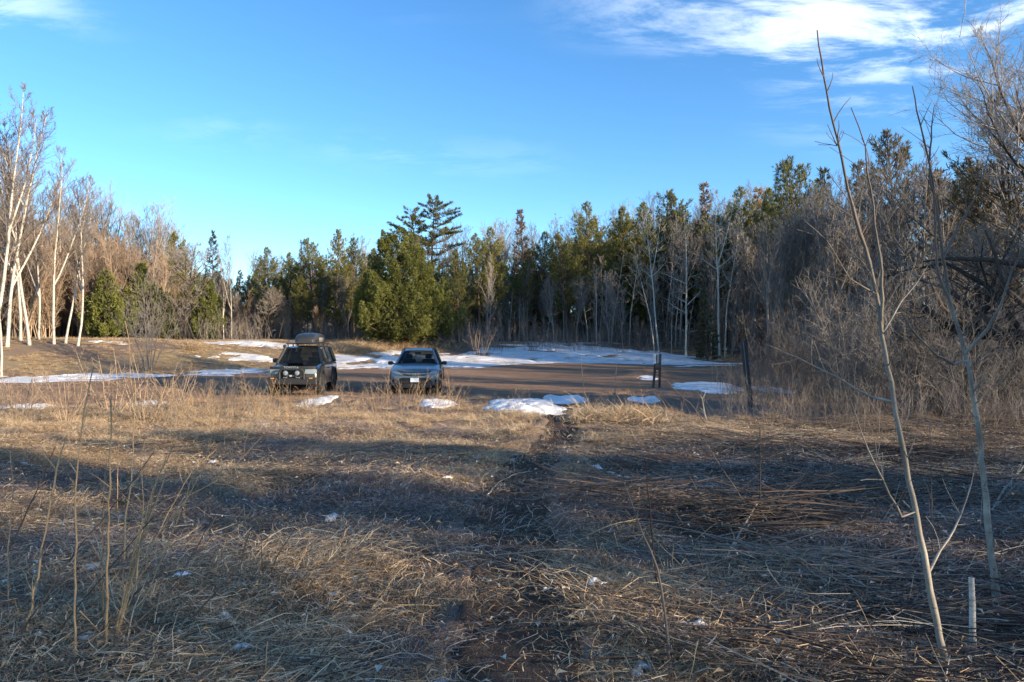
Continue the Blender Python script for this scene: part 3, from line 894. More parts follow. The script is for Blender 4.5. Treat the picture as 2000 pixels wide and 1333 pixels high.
# ---- single trees one can point to
T, fol = cedar(900, 10.4, 4.7, n_pl=180, per_pl=105, base_n=7500, size=.19, belly=.20, top=.05, asym=(.9, 0), clear=.05, width=.12)
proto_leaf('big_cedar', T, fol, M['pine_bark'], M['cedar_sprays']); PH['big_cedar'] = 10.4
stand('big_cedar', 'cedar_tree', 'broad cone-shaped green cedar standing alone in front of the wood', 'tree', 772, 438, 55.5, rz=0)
T, fol = pine(911, 17, .26, c0=.50, Rmax=.235, n_wh=8, per=7, dens=2.6, size=.34, k=9, prof='layer', stems=2, upcurve=.035, gap=0, width=.07, spread_out=.20, start=.30)
proto_leaf('white_pine', T, fol, M['pine_bark'], M['pine_needles']); PH['white_pine'] = 17
stand('white_pine', 'white_pine', 'tall airy pine with layered limbs rising behind the cedar', 'tree', 829, 387, 82, rz=.3)

# ---- birches on the left bank
BIR = [('birch0', -14, 150, 42, .05, -.02, 'tall white birch cut by the left picture border'),
       ('birch1', 14, 190, 44, .05, .04, 'tall white birch second from the left border'),
       ('birch2', 40, 270, 46, .07, -.05, 'thin white birch between the two tallest ones and the forked one'),
       ('birch0', 58, 240, 45, .08, .05, 'white birch leaning right out of the left group'),
       ('birch1', 76, 320, 47, -.03, .05, 'slim upright white birch just right of the left group'),
       ('birch2', 106, 290, 46, .08, .05, 'white birch at the middle of the left bank, forked high up'),
       ('birch0', 128, 335, 46.5, .10, 0, 'white birch leaning right beside the forked birch'),
       ('birch2', 152, 345, 46, .10, .05, 'rightmost leaning white birch on the grassy bank')]
for i, (k, px, yt, d, tx, ty, lb) in enumerate(BIR):
    stand(k, 'birch_tree', lb, 'tree', px, yt, d, 'birches on the left bank', rz=1.1 * i, tilt=(ty * .6, tx))
stand('birch2', 'birch_tree', 'short thick birch stem at the left border, in front of the bank', 'tree', 2, 420, 38, 'birches on the left bank', rz=2, tilt=(0, -.05))

# small bare trees before the wood, left to right
SING = [('thicket1', 292, 505, 41, 'dark spreading bare shrub tree in front of the green junipers', .8, 'bare_tree'),
        ('rough1', 357, 470, 53, 'bare tree with a stout dark trunk beside the junipers', 1.0, 'bare_tree'),
        ('birch1', 437, 470, 56, 'slender pale birch left in the clump before the dark gap', .7, 'birch_tree'),
        ('birch2', 452, 462, 56, 'pale birch leaning right in the clump before the dark gap', .7, 'birch_tree'),
        ('rough0', 520, 560, 57, 'small brown bare tree before the round pines', 1.1, 'bare_tree'),
        ('sapling_tan0', 560, 560, 58, 'thin tan sapling beside the small brown bare tree', .8, 'sapling'),
        ('aspen0', 1287, 404, 58, 'tall pale aspen leaning left, left one of the twin aspens', .9, 'aspen_tree'),
        ('aspen2', 1279, 470, 57.5, 'thinner pale aspen of the twin aspens', .8, 'aspen_tree'),
        ('aspen2', 1312, 520, 58, 'short thin aspen between the twin aspens and the bristly one', .6, 'aspen_tree'),
        ('aspen1', 1340, 425, 57, 'pale aspen bristling with level side branches', 1.15, 'aspen_tree'),
        ('aspen0', 1406, 372, 56, 'tall pale aspen beside the little green spruce', 1.0, 'aspen_tree'),
        ('aspen2', 1416, 415, 57, 'pale aspen standing just behind the tall one by the spruce', .9, 'aspen_tree'),
        ('aspen1', 1060, 412, 72, 'rusty-topped aspen above the dark middle of the wood', .8, 'aspen_tree'),
        ('rusty_spruce', 1028, 414, 68, 'narrow rusty spruce spire above the middle of the wood', 1.0, 'spruce_tree'),
        ('spruce0', 415, 455, 66, 'dark pointed spruce on the skyline left of the pale birch clump', .85, 'spruce_tree'),
        ('pine1', 355, 458, 62, 'round-topped pine on the skyline behind the junipers', .8, 'pine_tree'),
        ('spruce1', 1382, 560, 54, 'little yellow-green spruce at the wood edge among dry brush', 1.0, 'spruce_tree'),
        ('low_shrub0', 938, 628, 52, 'small tan bush on the snow in front of the dark wood', 1.2, 'bush'),
        ('low_shrub1', 1040, 630, 56, 'thin pale bush standing in the shaded snow', .9, 'bush')]
for i, (k, px, yt, d, lb, wd, nm) in enumerate(SING):
    tl = (0, 0)
    if px in (1287, 1279): tl = (0, -.13)
    stand(k, nm, lb, 'bush' if nm == 'bush' else 'tree', px, yt, d, wide=wd, tilt=tl)
JUN = [(206, 522, 53, 'dark juniper at the left end of the evergreen shrubs'), (268, 508, 55, 'juniper half hidden by the spreading bare shrub tree'),
       (318, 560, 54, 'low juniper beside the stout dark trunk'), (404, 540, 56, 'bright juniper between the dark trunk and the pale birch clump')]
for i, (px, yt, d, lb) in enumerate(JUN):
    stand('juniper%d' % (i % 2), 'juniper', lb, 'evergreen shrub', px, yt, d, 'junipers at the wood edge', wide=.78)

# ---- skyline pines one can tell apart
PIN = [('pine0', 525, 487, 60, 'round pine at the left end of the green pines'), ('pine2', 572, 498, 61, 'narrow pine between the round pine and the bright pines'),
       ('pine1', 612, 468, 61, 'bright yellow-green pine left of the cedar'), ('pine3', 655, 452, 62, 'tallest of the bright pines left of the cedar'),
       ('pine0', 690, 470, 64, 'pine pressed against the left flank of the cedar'), ('pine2', 590, 540, 57, 'young pine in front of the bright pines'),
       ('pine3', 895, 488, 60, 'small bright pine just right of the cedar'), ('pine2', 937, 462, 63, 'left one of the two pointed pines right of the cedar'),
       ('pine0', 962, 449, 64, 'right one of the two pointed pines right of the cedar'), ('pine1', 1108, 458, 64, 'short pine on the skyline left of the broad golden pine'),
       ('pine0', 1150, 402, 66, 'broad golden pine on the skyline over the dark wood'), ('pine2', 1215, 408, 66, 'slim pine on the skyline right of the golden pine'),
       ('pine3', 1258, 399, 66, 'pointed pine above the twin aspens'), ('pine1', 1336, 376, 66, 'bushy bright-topped pine above the bristly aspen'),
       ('rusty_spruce', 1392, 364, 67, 'brown spire tree above the little green spruce'), ('pine0', 1440, 372, 64, 'dark pine right of the brown spire'),
       ('rusty_spruce', 1466, 372, 66, 'rust-coloured tree top beside the dark pine'), ('pine3', 1502, 372, 62, 'dark pine left of the high ragged pine'),
       ('pine1', 1562, 308, 52, 'high ragged pine standing out at the right of the skyline'), ('spruce2', 1600, 335, 55, 'dark spruce close behind the high ragged pine'),
       ('brown_pine0', 1755, 258, 42, 'big brownish pine above the thicket on the right'), ('brown_pine1', 1700, 325, 46, 'pine left of the big brownish pine'),
       ('brown_pine0', 1832, 340, 42, 'pine right of the big brownish pine'), ('brown_pine1', 1985, 190, 24, 'dark pine cut by the right picture border'),
       ('brown_pine0', 1915, 310, 32.5, 'pine half hidden behind the right-hand thicket')]
for k, px, yt, d, lb in PIN:
    stand(k, 'rusty_tree' if 'rusty' in k else 'pine_tree' if 'pine' in k else 'spruce_tree', lb, 'tree', px, yt, d, 'conifers on the skyline')

for i, (px, yt, d) in enumerate(((452, 548, 66), (470, 530, 70), (486, 540, 66), (500, 528, 72), (515, 545, 68), (430, 540, 69))):
    stand(['pine0', 'spruce0', 'pine2'][i % 3], 'pine_tree', ['dusky pine directly behind the pale birch clump', 'dark spruce filling the gap right of the pale birch clump', 'dusky pine in the gap before the round pine'][i % 3] + (', its farther twin' if i > 2 else ''), 'tree', px, yt, d, 'evergreens in the gap')
# ---- the wood behind: trees nobody can tell apart share a label by kind and place
SKY_X = [-200, 0, 100, 330, 400, 500, 640, 720, 900, 1030, 1150, 1330, 1480, 1600, 1800, 2200]
SKY_Y = [380, 400, 440, 500, 520, 535, 515, 500, 510, 480, 450, 430, 410, 400, 380, 340]
def skyline(px): return float(np.interp(px, SKY_X, SKY_Y))
DEP = lambda px: float(np.interp(px, [-300, 0, 200, 400, 600, 1000, 1300, 1450, 1550, 1700, 2200], [46, 49, 54, 60, 63, 64, 64, 60, 52, 42, 36]))
ZONES = [(-60, 'outside the left border'), (60, 'at the left border'), (160, 'behind the leaning birches'), (250, 'left of the junipers'), (330, 'behind the bare shrub tree'), (420, 'behind the junipers'), (500, 'by the pale birch clump'),
         (580, 'behind the black truck'), (690, 'left of the cedar'), (790, 'behind the cedar'), (890, 'behind the cedar, its right half'), (960, 'just right of the cedar'), (1060, 'above the tan bush'), (1150, 'left of the broad golden pine'),
         (1230, 'right of the golden pine'), (1320, 'by the twin aspens'), (1400, 'by the bristly aspen'), (1480, 'behind the leaning post'), (1560, 'right of the leaning post'), (1660, 'under the high ragged pine'),
         (1740, 'behind the tallest sapling'), (1850, 'between the two saplings'), (1940, 'behind the stouter sapling'), (9999, 'at the right border')]
def zone(px):
    for lim, z in ZONES:
        if px < lim: return z
def fill(keys, name, label, group, px0, px1, n, dd0, dd1, dy0, dy1, cat='tree', wide=(.85, 1.15)):
    for i in range(n):
        px = px0 + (px1 - px0) * (i + rngW.uniform(0, 1)) / n
        d = DEP(px) + rngW.uniform(dd0, dd1)
        yt = skyline(px) + rngW.uniform(dy0, dy1)
        k = keys[rngW.integers(len(keys))]; wd = rngW.uniform(*wide)
        c = d + math.tan(R(SUN_AZ)) * (px - 1000) / F * d
        if px > 1440 and ('thicket' in group or 'aspens' in group) and (35 < c < 41 or 45.5 < c < 51 or 57 < c < 61): yt = max(yt, 640 - rngW.uniform(0, 40))
        row = 'front' if d < DEP(px) + 3 else 'deep' 
        stand(k, name, label + ' ' + zone(px), cat, px, yt, d, group, wide=wd)
fill(['pine0', 'pine1', 'pine3', 'spruce1', 'pine2'], 'pine_tree', 'dark evergreen deep in the wood', 'dark evergreens inside the wood', 480, 1560, 54, 1.5, 8, 15, 95)
fill(['pine0', 'spruce1', 'pine1', 'pine2'], 'pine_tree', 'dark evergreen deep in the wood', 'dark evergreens inside the wood', 330, 1600, 64, 9, 22, 5, 55)
fill(['spruce0', 'spruce1', 'spruce2', 'pine2'], 'spruce_tree', 'dark evergreen deep in the wood', 'dark evergreens inside the wood', 150, 1750, 60, 22, 34, 0, 60)
fill(['pine0', 'pine1', 'pine3'], 'pine_tree', 'pine crowded behind the front row', 'pines behind the front row', 500, 1600, 22, 4, 14, -18, 30)
fill(['hardwood0', 'hardwood1', 'hardwood2', 'aspen0'], 'bare_tree', 'pale leafless tree top over the evergreens', 'leafless tops over the evergreens', 470, 1560, 34, 8, 30, -60, -10)
fill(['hardwood0', 'hardwood1', 'hardwood2'], 'bare_tree', 'grey leafless tree with a fan crown', 'grey trees behind the tan brush', 150, 360, 8, 4, 16, -95, -40)
fill(['hardwood0', 'hardwood1', 'birch0'], 'bare_tree', 'leafless tree rising over the tan brush', 'leafless trees behind the birches', -150, 160, 9, 4, 14, -110, 0)
fill(['sapling_tan0', 'sapling_tan1', 'sapling_tan2'], 'sapling', 'tan leafless sapling in dense sunlit brush', 'tan brush on the left', -120, 340, 100, -1, 12, -20, 90, 'sapling')
fill(['sapling_tan0', 'sapling_grey1', 'sapling_grey2'], 'sapling', 'leafless sapling at the foot of the evergreens', 'saplings at the foot of the wood', 440, 1480, 38, -3, 1.5, 110, 190, 'sapling')
fill(['aspen0', 'aspen2', 'aspen1'], 'aspen_tree', 'thin pale aspen stem at the wood edge', 'thin aspens along the wood edge', 980, 1640, 22, -2, 3, 10, 110)
fill(['spruce0', 'spruce1', 'pine2'], 'spruce_tree', 'dark evergreen half hidden by the tan brush', 'evergreens behind the tan brush', -160, 340, 22, 12, 22, 70, 130)
fill(['sapling_tan0', 'sapling_tan1', 'sapling_tan2'], 'sapling', 'tall tan sapling at the back of the brush', 'tan brush on the left', -140, 340, 40, 8, 18, -30, 30, 'sapling')
fill(['sapling_grey0', 'sapling_grey1', 'hardwood0', 'sapling_grey2', 'hardwood2'], 'bare_tree', 'grey-tan leafless tree before the evergreens', 'leafless trees before the evergreens', 900, 1600, 46, -2.5, 5, -5, 110, 'tree', (.7, 1.1))
fill(['sapling_grey0', 'sapling_tan1', 'hardwood0'], 'bare_tree', 'tan leafless tree before the pines', 'leafless trees before the pines', 330, 700, 16, -2.5, 3, 0, 90, 'tree', (.7, 1.0))
fill(['spruce0', 'spruce1', 'spruce2', 'juniper0'], 'young_spruce', 'young evergreen filling the understorey', 'understorey evergreens', -120, 1750, 60, 8, 26, 95, 150, 'tree', (1.0, 1.6))
# the thicket on the right: grey saplings, then brush
fill(['sapling_grey0', 'sapling_grey1', 'sapling_grey2'], 'sapling', 'grey leafless sapling in the shaded thicket', 'grey thicket on the right', 1440, 2120, 66, -8, 6, 20, 190, 'sapling', (.9, 1.4))
fill(['hardwood0', 'hardwood2', 'rough1'], 'bare_tree', 'leafless tree rising from the thicket', 'leafless trees in the right thicket', 1560, 2150, 15, -6, 8, -60, 60)
def brush(px0, px1, n, d0, d1, label, group, s0, s1, keys=('thicket0', 'thicket1', 'thicket2', 'thicket3')):
    for i in range(n):
        px = px0 + (px1 - px0) * (i + rngW.uniform(0, 1)) / n
        d = rngW.uniform(d0, d1)
        x, y, z = at(px, d)
        plant(keys[rngW.integers(len(keys))], 'thicket_shrub', label + (' in front, ' if d < (d0 + d1) / 2 else ' farther back, ') + zone(px), 'shrub', x, y, rngW.uniform(s0, s1), rngW.uniform(0, 6.28), group)
for i in range(16):
    px = 1500 + 32 * i + rngW.uniform(-12, 12); d = float(np.interp(px, [1500, 2000], [44, 26])) + rngW.uniform(-3, 3)
    c = d + math.tan(R(SUN_AZ)) * (px - 1000) / F * d
    if 35.5 < c < 41.5 or 46 < c < 51: continue
    stand(['hardwood0', 'sapling_grey1', 'hardwood2', 'sapling_grey0'][i % 4], 'bare_tree', 'fine-twigged grey tree screening the conifers ' + zone(px), 'tree', px, float(np.interp(px, [1500, 1750, 2000], [430, 320, 230])) + rngW.uniform(-30, 60), d, 'grey trees screening the right-hand conifers', wide=rngW.uniform(.8, 1.1))
brush(1640, 2080, 30, 17, 34, 'tangled leafless shrub of the near thicket', 'near thicket on the right', .8, 1.5)
brush(1470, 1720, 16, 27, 40, 'low leafless shrub past the lot', 'shrubs beyond the leaning post', .55, 1.1)
# tall tree at the right border, its bare crown filling the upper corner
stand('corner_tree', 'bare_tree', 'tall bare tree whose twigs fill the upper right corner', 'tree', 2185, 0, 20, wide=1.05, rz=.6)
stand('corner_tree', 'bare_tree', 'bare tree with crooked limbs left of the tall corner tree', 'tree', 1960, 170, 25, wide=1.1, rz=2.2)
stand('rough1', 'bare_tree', 'dark crooked tree low in the right-hand thicket', 'tree', 1880, 440, 21, wide=1.5, rz=1.2)

for px, d, sc, lb in ((38, 17.5, .9, 'brown twiggy weed clump nearest the left border'), (130, 16.5, .85, 'brown weed clump behind the leaning tan stalk'), (215, 18.5, 1.15, 'tall brown weed clump before the spreading bare tree'),
                      (285, 17.2, 1.05, 'bushy brown weed clump right of the tallest stalk'), (335, 19.5, .9, 'brown weed clump halfway between the stalks and the truck'), (420, 18.6, .7, 'low brown weed clump left of the truck'), (600, 20.5, .5, 'small weed clump before the truck wheels'), (735, 20, .55, 'small brown weed clump before the gap between the vehicles')):
    x, y, z = at(px, d)
    plant('low_shrub%d' % (px % 2), 'weed_clump', lb, 'weeds', x, y, sc, px * .7, 'brown weed clumps on the verge')
# dead limbs lying in the right thicket
def dead_tree():
    g = np.random.default_rng(5)
    o = thing('fallen_tree', 'dark fallen tree with crooked limbs in the right-hand thicket', 'fallen tree', at(1890, 19.5))
    base = np.array(at(1890, 19.5))
    def line(L, r0, r1):
        pts = np.array([P(px, py, d) for px, py, d in L]) - base
        T = Tubes(); T.add(pts, np.linspace(r0, r1, len(pts)), 7); return T
    add_obj('trunk', line([(2010, 660, 18.5), (1960, 655, 18.8), (1900, 650, 19.2), (1850, 635, 19.6), (1800, 600, 20)], .20, .10).mesh('trunk', M['dark_bark']), o)
    for L in ([(1960, 655, 18.8), (1900, 600, 19), (1840, 560, 19.5), (1790, 545, 20)], [(1990, 640, 18.6), (1930, 560, 19), (1850, 515, 19.4), (1770, 528, 20), (1720, 545, 20.5)],
              [(2010, 520, 18.6), (1930, 508, 19), (1850, 505, 19.4), (1800, 512, 20)], [(1900, 650, 19.2), (1840, 600, 18.5), (1815, 545, 18.3)],
              [(1850, 635, 19.6), (1790, 660, 19), (1740, 650, 19)], [(2005, 600, 18.2), (1960, 560, 18.4), (1945, 500, 18.6), (1925, 450, 18.8)]):
        add_obj('limb', line(L, .085, .02).mesh('limb', M['dark_bark']), o)
    C = Tubes()
    for k in range(150):
        px = g.uniform(1740, 2000); py = g.uniform(500, 660)
        p = P(px, py, g.uniform(18.4, 20.2)) - base
        C.add(limb(g, p, g.normal(size=3) + np.array((0, 0, .3)), g.uniform(.5, 1.6), 4, .2, .05), np.linspace(.016, .004, 5), 3)
    add_obj('crown', C.mesh('crown', M['dark_bark']), o)
dead_tree()

# ---- the wood goes on beyond the frame, to the right of and behind the camera, and shades the field
rngB = np.random.default_rng(4242)
pts = []; ix = []; sc_ = []; rt = []
KEYS = ['pine0', 'pine1', 'pine2', 'spruce0', 'spruce1', 'hardwood0', 'hardwood1', 'hardwood2', 'sapling_grey0', 'sapling_grey1', 'birch0', 'thicket0', 'thicket1']
tries = 0
def wood_ok(x, y, gap):
    return not pts or min((p[0] - x) ** 2 + (p[1] - y) ** 2 for p in pts) > gap
while len(pts) < 170 and tries < 60000:
    tries += 1
    x = rngB.uniform(6, 80); y = rngB.uniform(-48, 80)
    if y > 2 and x / max(y, .1) < 0.735: continue           # inside the view: built tree by tree above
    c = y + math.tan(R(SUN_AZ)) * x
    if y < 2:                                                # the wood edge behind the camera: low scrub first, trees farther back
        if x > 44 or y < -30 or rngB.uniform() > .42 or not wood_ok(x, y, 8.0 if y > -10 else 18.0): continue
        H = (14.4 - y) / 2.36 * rngB.uniform(.78, 1.0)
        if H < 7.2: k = int(rngB.choice((8, 9, 8, 9, 11, 12, 4)))
        else: k = int(rngB.choice(len(KEYS), p=[.08, .06, .05, .01, .01, .19, .18, .18, .08, .08, .08, 0, 0]))
        s = min(1.35, H / proto_h(KEYS[k]))
    elif y < 13: continue
    else:
        if 24 < c < 41: continue
        dens = .13 if c < 46 else .30
        if rngB.uniform() > dens or not wood_ok(x, y, 3.4): continue
        k = int(rngB.choice(len(KEYS), p=[.09, .09, .08, .08, .08, .12, .12, .10, .09, .09, .02, .02, .02]))
        s = rngB.uniform(.35, .7) if c < 46 else rngB.uniform(.5, .85)
    pts.append((x, y, hz(x, y) - .05)); ix.append(k); sc_.append(s); rt.append((0, 0, rngB.uniform(0, 6.28)))
for i in range(40):                                          # unseen scrub beyond the right-hand edge, added to shade the thicket
    x = rngB.uniform(18, 34); y = rngB.uniform(9, 27)
    if x / y < .76 or not wood_ok(x, y, 1.4) or y + math.tan(R(SUN_AZ)) * x < 23: continue
    pts.append((x, y, hz(x, y) - .05)); ix.append(int(rngB.choice((8, 9, 11, 12)))); sc_.append(rngB.uniform(.45, .8)); rt.append((0, 0, rngB.uniform(0, 6.28)))
for x, y, k, s in ((22, 14.4, 0, .98), (25.5, 12.2, 1, 1.0), (24.5, 13.2, 2, .9), (20, 26, 8, .8)):  # unseen trees added to throw shade over the parked vehicles
    pts.append((x, y, hz(x, y) - .05)); ix.append(k); sc_.append(s); rt.append((0, 0, x))
instancer('woods', [list(PROTO[k]) for k in KEYS], pts, rt, sc_, ix, 'wood continuing beyond the right border and behind the field')
# ------------------------------------------------------------------ grass, canes, weeds, litter
def blades(seed, n, rad, lmin, lmax, lift, w, upright=0.0, curl=.35, seg=3, comb=None, tone=(.2, .9)):
    """a mat of dry grass blades: strips that lie or stand, returned as a mesh tuple"""
    g = np.random.default_rng(seed)
    base = np.stack([g.normal(size=n) * rad * .5, g.normal(size=n) * rad * .5, g.uniform(-.01, .02, n)], 1)
    az = g.uniform(0, 6.283, n) if comb is None else comb + g.normal(size=n) * .6
    el = np.clip(g.normal(size=n) * .22 + lift + upright, -.05, 1.45)
    L = g.uniform(lmin, lmax, n)
    P0 = base; pts = [P0]; e = el.copy(); a = az.copy()
    for s in range(seg):
        d = np.stack([np.cos(a) * np.cos(e), np.sin(a) * np.cos(e), np.sin(e)], 1)
        P0 = P0 + d * (L / seg)[:, None]
        P0[:, 2] = np.maximum(P0[:, 2], g.uniform(.0, .03, n))
        pts.append(P0.copy())
        e = e - np.abs(g.normal(size=n)) * curl; a = a + g.normal(size=n) * curl
    side = np.stack([-np.sin(az), np.cos(az), g.normal(size=n) * .4], 1); side /= np.linalg.norm(side, axis=1, keepdims=True)
    V = []; ww = w * g.uniform(.6, 1.3, n)
    for s, p in enumerate(pts):
        f = (1 - (s / seg) ** 2 * .85)
        V.append(p - side * (ww * f)[:, None]); V.append(p + side * (ww * f)[:, None])
    V = np.stack(V, 1)                        # n, 2(seg+1), 3
    m_ = 2 * (seg + 1); b = np.arange(n)[:, None] * m_
    Qs = np.concatenate([np.concatenate([b + 2 * s, b + 2 * s + 1, b + 2 * s + 3, b + 2 * s + 2], 1) for s in range(seg)])
    tn = np.repeat(np.clip(g.uniform(tone[0], tone[1], n) ** 1.2, 0, 1), m_)
    return V.reshape(-1, 3), Qs, tn

def blade_mesh(name, args, mat):
    V, Qs, tn = blades(**args)
    return make_mesh(name, V, quads=Qs, mats=[mat], attrs={'tone': tn})

rngG = np.random.default_rng(99)
mats_ = [M['dry_grass'], M['dull_grass']]
MAT_GRASS = [blade_mesh('mat_%d' % i, dict(seed=500 + i, n=900, rad=.62, lmin=.04, lmax=.20, lift=.10, w=.0020, curl=.6, seg=3, tone=(.05, .95)), mats_[i % 2]) for i in range(4)] + [blade_mesh('comb_%d' % i, dict(seed=510 + i, n=850, rad=.60, lmin=.09, lmax=.28, lift=.04, w=.0020, curl=.35, seg=3, comb=0.0, tone=(.15, 1.0)), mats_[i % 2]) for i in range(2)]
TUSSOCK = [blade_mesh('tussock_%d' % i, dict(seed=520 + i, n=200, rad=.17, lmin=.10, lmax=.30, lift=.40, w=.0020, upright=.15, curl=.55, seg=4, tone=(.3, 1.0)), M['dry_grass']) for i in range(3)]
FAR_GRASS = [blade_mesh('far_%d' % i, dict(seed=540 + i, n=230, rad=.50, lmin=.15, lmax=.50, lift=.42, w=.0045, upright=.1, curl=.45, seg=3, tone=(.25, 1.0)), M['dry_grass']) for i in range(4)]

def scatter(n, y0, y1, halfw, keep, power=1.0):
    """random ground points inside the view wedge (plus a margin)"""
    y = y0 + (y1 - y0) * rngG.uniform(0, 1, n) ** power
    x = rngG.uniform(-1, 1, n) * (y * halfw + 1.2)
    k = keep(x, y)
    return x[k], y[k]

def put(name, variants, x, y, s0, s1, label, tilt=.12, dz=0.0, rz=None, idx=None, follow=False):
    n = len(x)
    z = height(x, y) + dz
    e_ = .3; sl_x = (height(x + e_, y) - height(x - e_, y)) / (2 * e_); sl_y = (height(x, y + e_) - height(x, y - e_)) / (2 * e_)
    rot = np.stack([rngG.normal(size=n) * tilt, rngG.normal(size=n) * tilt, rngG.uniform(0, 6.283, n) if rz is None else rz(n)], 1)
    if follow:                                # lie along the slope: rotation about z first, then the tilt
        from mathutils import Euler
        for i in range(n):
            nv = Vector((-sl_x[i], -sl_y[i], 1)).normalized()
            rot[i] = (nv.to_track_quat('Z', 'Y').to_matrix() @ Matrix.Rotation(rot[i][2], 3, 'Z')).to_euler()
    ix = rngG.integers(0, len(variants), n) if idx is None else idx
    instancer(name, [[v] for v in variants], np.stack([x, y, z], 1), rot, rngG.uniform(s0, s1, n), ix, label)

def off_path(x, y, m=.12):
    return np.abs(x - path_x(y)) > .26 + m + .003 * np.clip(y - 8, 0, 20) + .16 * (fbm(x * 2, y * 2, 73, 2) - .5)
not_lot = lambda x, y: lot_field(x, y) < -.1
tawny = lambda x, y: fbm(x * .55, y * .55, 71, 3)
SMALL = [blade_mesh('small_mat_%d' % i, dict(seed=560 + i, n=130, rad=.22, lmin=.04, lmax=.16, lift=.12, w=.0019, curl=.6, seg=3), mats_[i % 2]) for i in range(4)]
# near mat of loose blades; small mats fray the edges of the path
x, y = scatter(2300, 2.4, 15, .82, lambda x, y: off_path(x, y, .43), .85)
tw = tawny(x, y) + rngG.normal(size=len(x)) * .10 - .10 * smooth(.5, 2.5, x)
comb_ = rngG.uniform(0, 1, len(x)) < .55                       # pressed, combed mats among the loose ones
ix = np.where(tw > .50, np.where(comb_, 4, 2 * rngG.integers(0, 2, len(x))), np.where(comb_, 5, 2 * rngG.integers(0, 2, len(x)) + 1))
bare = fbm(x * .8, y * .8, 74, 3) + rngG.normal(size=len(x)) * .03 < .385   # dark soil shows where nothing lies
x, y, ix = x[~bare], y[~bare], ix[~bare]
swirl = 9 * fbm(x * .28, y * .28, 75, 2) + rngG.normal(size=len(x)) * .35
put('dead_grass', MAT_GRASS, x, y, .7, 1.3, 'matted dead grass covering the near field', tilt=.05, follow=True, idx=ix, rz=lambda n: swirl)
y = rngG.uniform(2.6, 16, 700); x = path_x(y) + rngG.uniform(-1.1, 1.1, 700)
k = off_path(x, y, -.08 + .22 * rngG.uniform(0, 1, len(x)))
put('path_edge_grass', SMALL, x[k], y[k], .6, 1.2, 'thin dead grass fraying the edges of the path', follow=True)
x, y = scatter(1500, 2.8, 16, .8, lambda x, y: (path_mask(x, y) < .05) & (tawny(x, y) + rngG.normal(size=len(x)) * .06 > .54 + .07 * (x > 1)))
put('grass_tussocks', TUSSOCK, x, y, .45, .95, 'tan tussocks standing in the matted grass')
x, y = scatter(6000, 13, 26, .82, lambda x, y: off_path(x, y, .25) & not_lot(x, y) & (fbm(x * .5, y * .5, 77, 3) + .16 * (x < 1.5) - .32 * smooth(18.0, 21.0, y + .8 * (fbm(x * .8, y * .8, 78, 2) - .5)) > rngG.uniform(.30, .62, len(x))))
put('verge_grass', FAR_GRASS, x, y, .28, .55, 'sunlit dry grass on the verge before the lot')
x, y = scatter(13000, 33, 62, .80, lambda x, y: (lot_field(x, y) < -.4) & (y > lot_far(x, y) - 1) & (fbm(x * .35, y * .35, 79, 3) + .15 * (x < -9) > rngG.uniform(.40, .62, len(x))))
put('bank_grass', FAR_GRASS, x, y, .25, .65, 'dry grass on the bank behind the lot')
# tall tan grass at the foot of the big cedar and other marked spots
xs = []; ys = []
for px, py, sx_, n in ((745, 672, 60, 110), (800, 668, 55, 90), (850, 676, 30, 40), (1400, 668, 40, 90), (690, 684, 50, 60), (382, 682, 12, 14), (1210, 822, 45, 20), (1170, 820, 20, 9)):
    for i in range(n):
        gx_, gy_, _ = G(px + rngG.normal() * sx_ * .6, py + rngG.normal() * 4)
        xs.append(gx_); ys.append(gy_)
put('tall_grass', FAR_GRASS, np.array(xs), np.array(ys), .9, 1.8, 'tall tan grass under the cedar and at the wood edge')

# fallen canes: long dark stems lying crosswise, thick on the right of the path
def cane_mesh(seed, n, L0, L1, rad, mat, lift=.06, r=.0035, width=1.0, sides=4):
    g = np.random.default_rng(seed); T = Tubes()
    for i in range(n):
        az = g.normal() * .30 + (math.pi if g.uniform() < .5 else 0)
        d = (math.cos(az), math.sin(az), lift * g.normal() + .02)
        L = g.uniform(L0, L1); p = (g.normal() * rad, g.normal() * rad * .7, g.uniform(.01, .10))
        l = limb(g, np.array(p) - np.array(d) * L / 2, d, L, 5, .05)
        T.add(l, np.linspace(r * g.uniform(.8, 1.3), r * .5, 6), sides)
    return T.mesh('canes', mat)
CANES = [cane_mesh(600 + i, 10, .7, 1.7, .35, M['dead_stem'], r=.0042) for i in range(3)] + [cane_mesh(606, 9, .6, 1.4, .35, M['twig_brown'])] + [cane_mesh(610 + i, 7, .15, .75, .35, M['pale_stem'], r=.0032, lift=.2) for i in range(2)]
x, y = scatter(2100, 2.8, 17, .82, lambda x, y: (x > path_x(y) + 1.05) & (fbm(x * .45, y * .8, 83, 3) + .05 * smooth(1, 4, x) > rngG.uniform(.33, .62, len(x))))
put('fallen_canes', CANES, x, y, .7, 1.15, 'dark fallen canes strewn over the grass right of the path', tilt=.06, rz=lambda n: rngG.normal(size=n) * .35 - .15, idx=rngG.choice(6, len(x), p=[.18, .18, .18, .14, .16, .16]))
x, y = scatter(800, 2.8, 13, .82, lambda x, y: (x < path_x(y) - .9) & (fbm(x * .6, y * .6, 85, 3) > .46))
put('loose_stems', CANES, x, y, .5, .9, 'loose dark stems lying in the grass left of the path', tilt=.08, idx=rngG.choice(6, len(x), p=[.12, .12, .12, .14, .25, .25]))
STUB = [cane_mesh(630 + i, 9, .04, .20, .40, M['pale_stem' if i % 2 else 'tan_stem'], r=.0021, lift=.5) for i in range(4)]
x, y = scatter(1500, 2.8, 15, .82, lambda x, y: off_path(x, y, .35) & (fbm(x * .9, y * .9, 86, 3) > rngG.uniform(.36, .62, len(x))))
put('broken_stalks', STUB, x, y, .6, 1.3, 'short broken stalks standing and lying in the near field', tilt=.15)
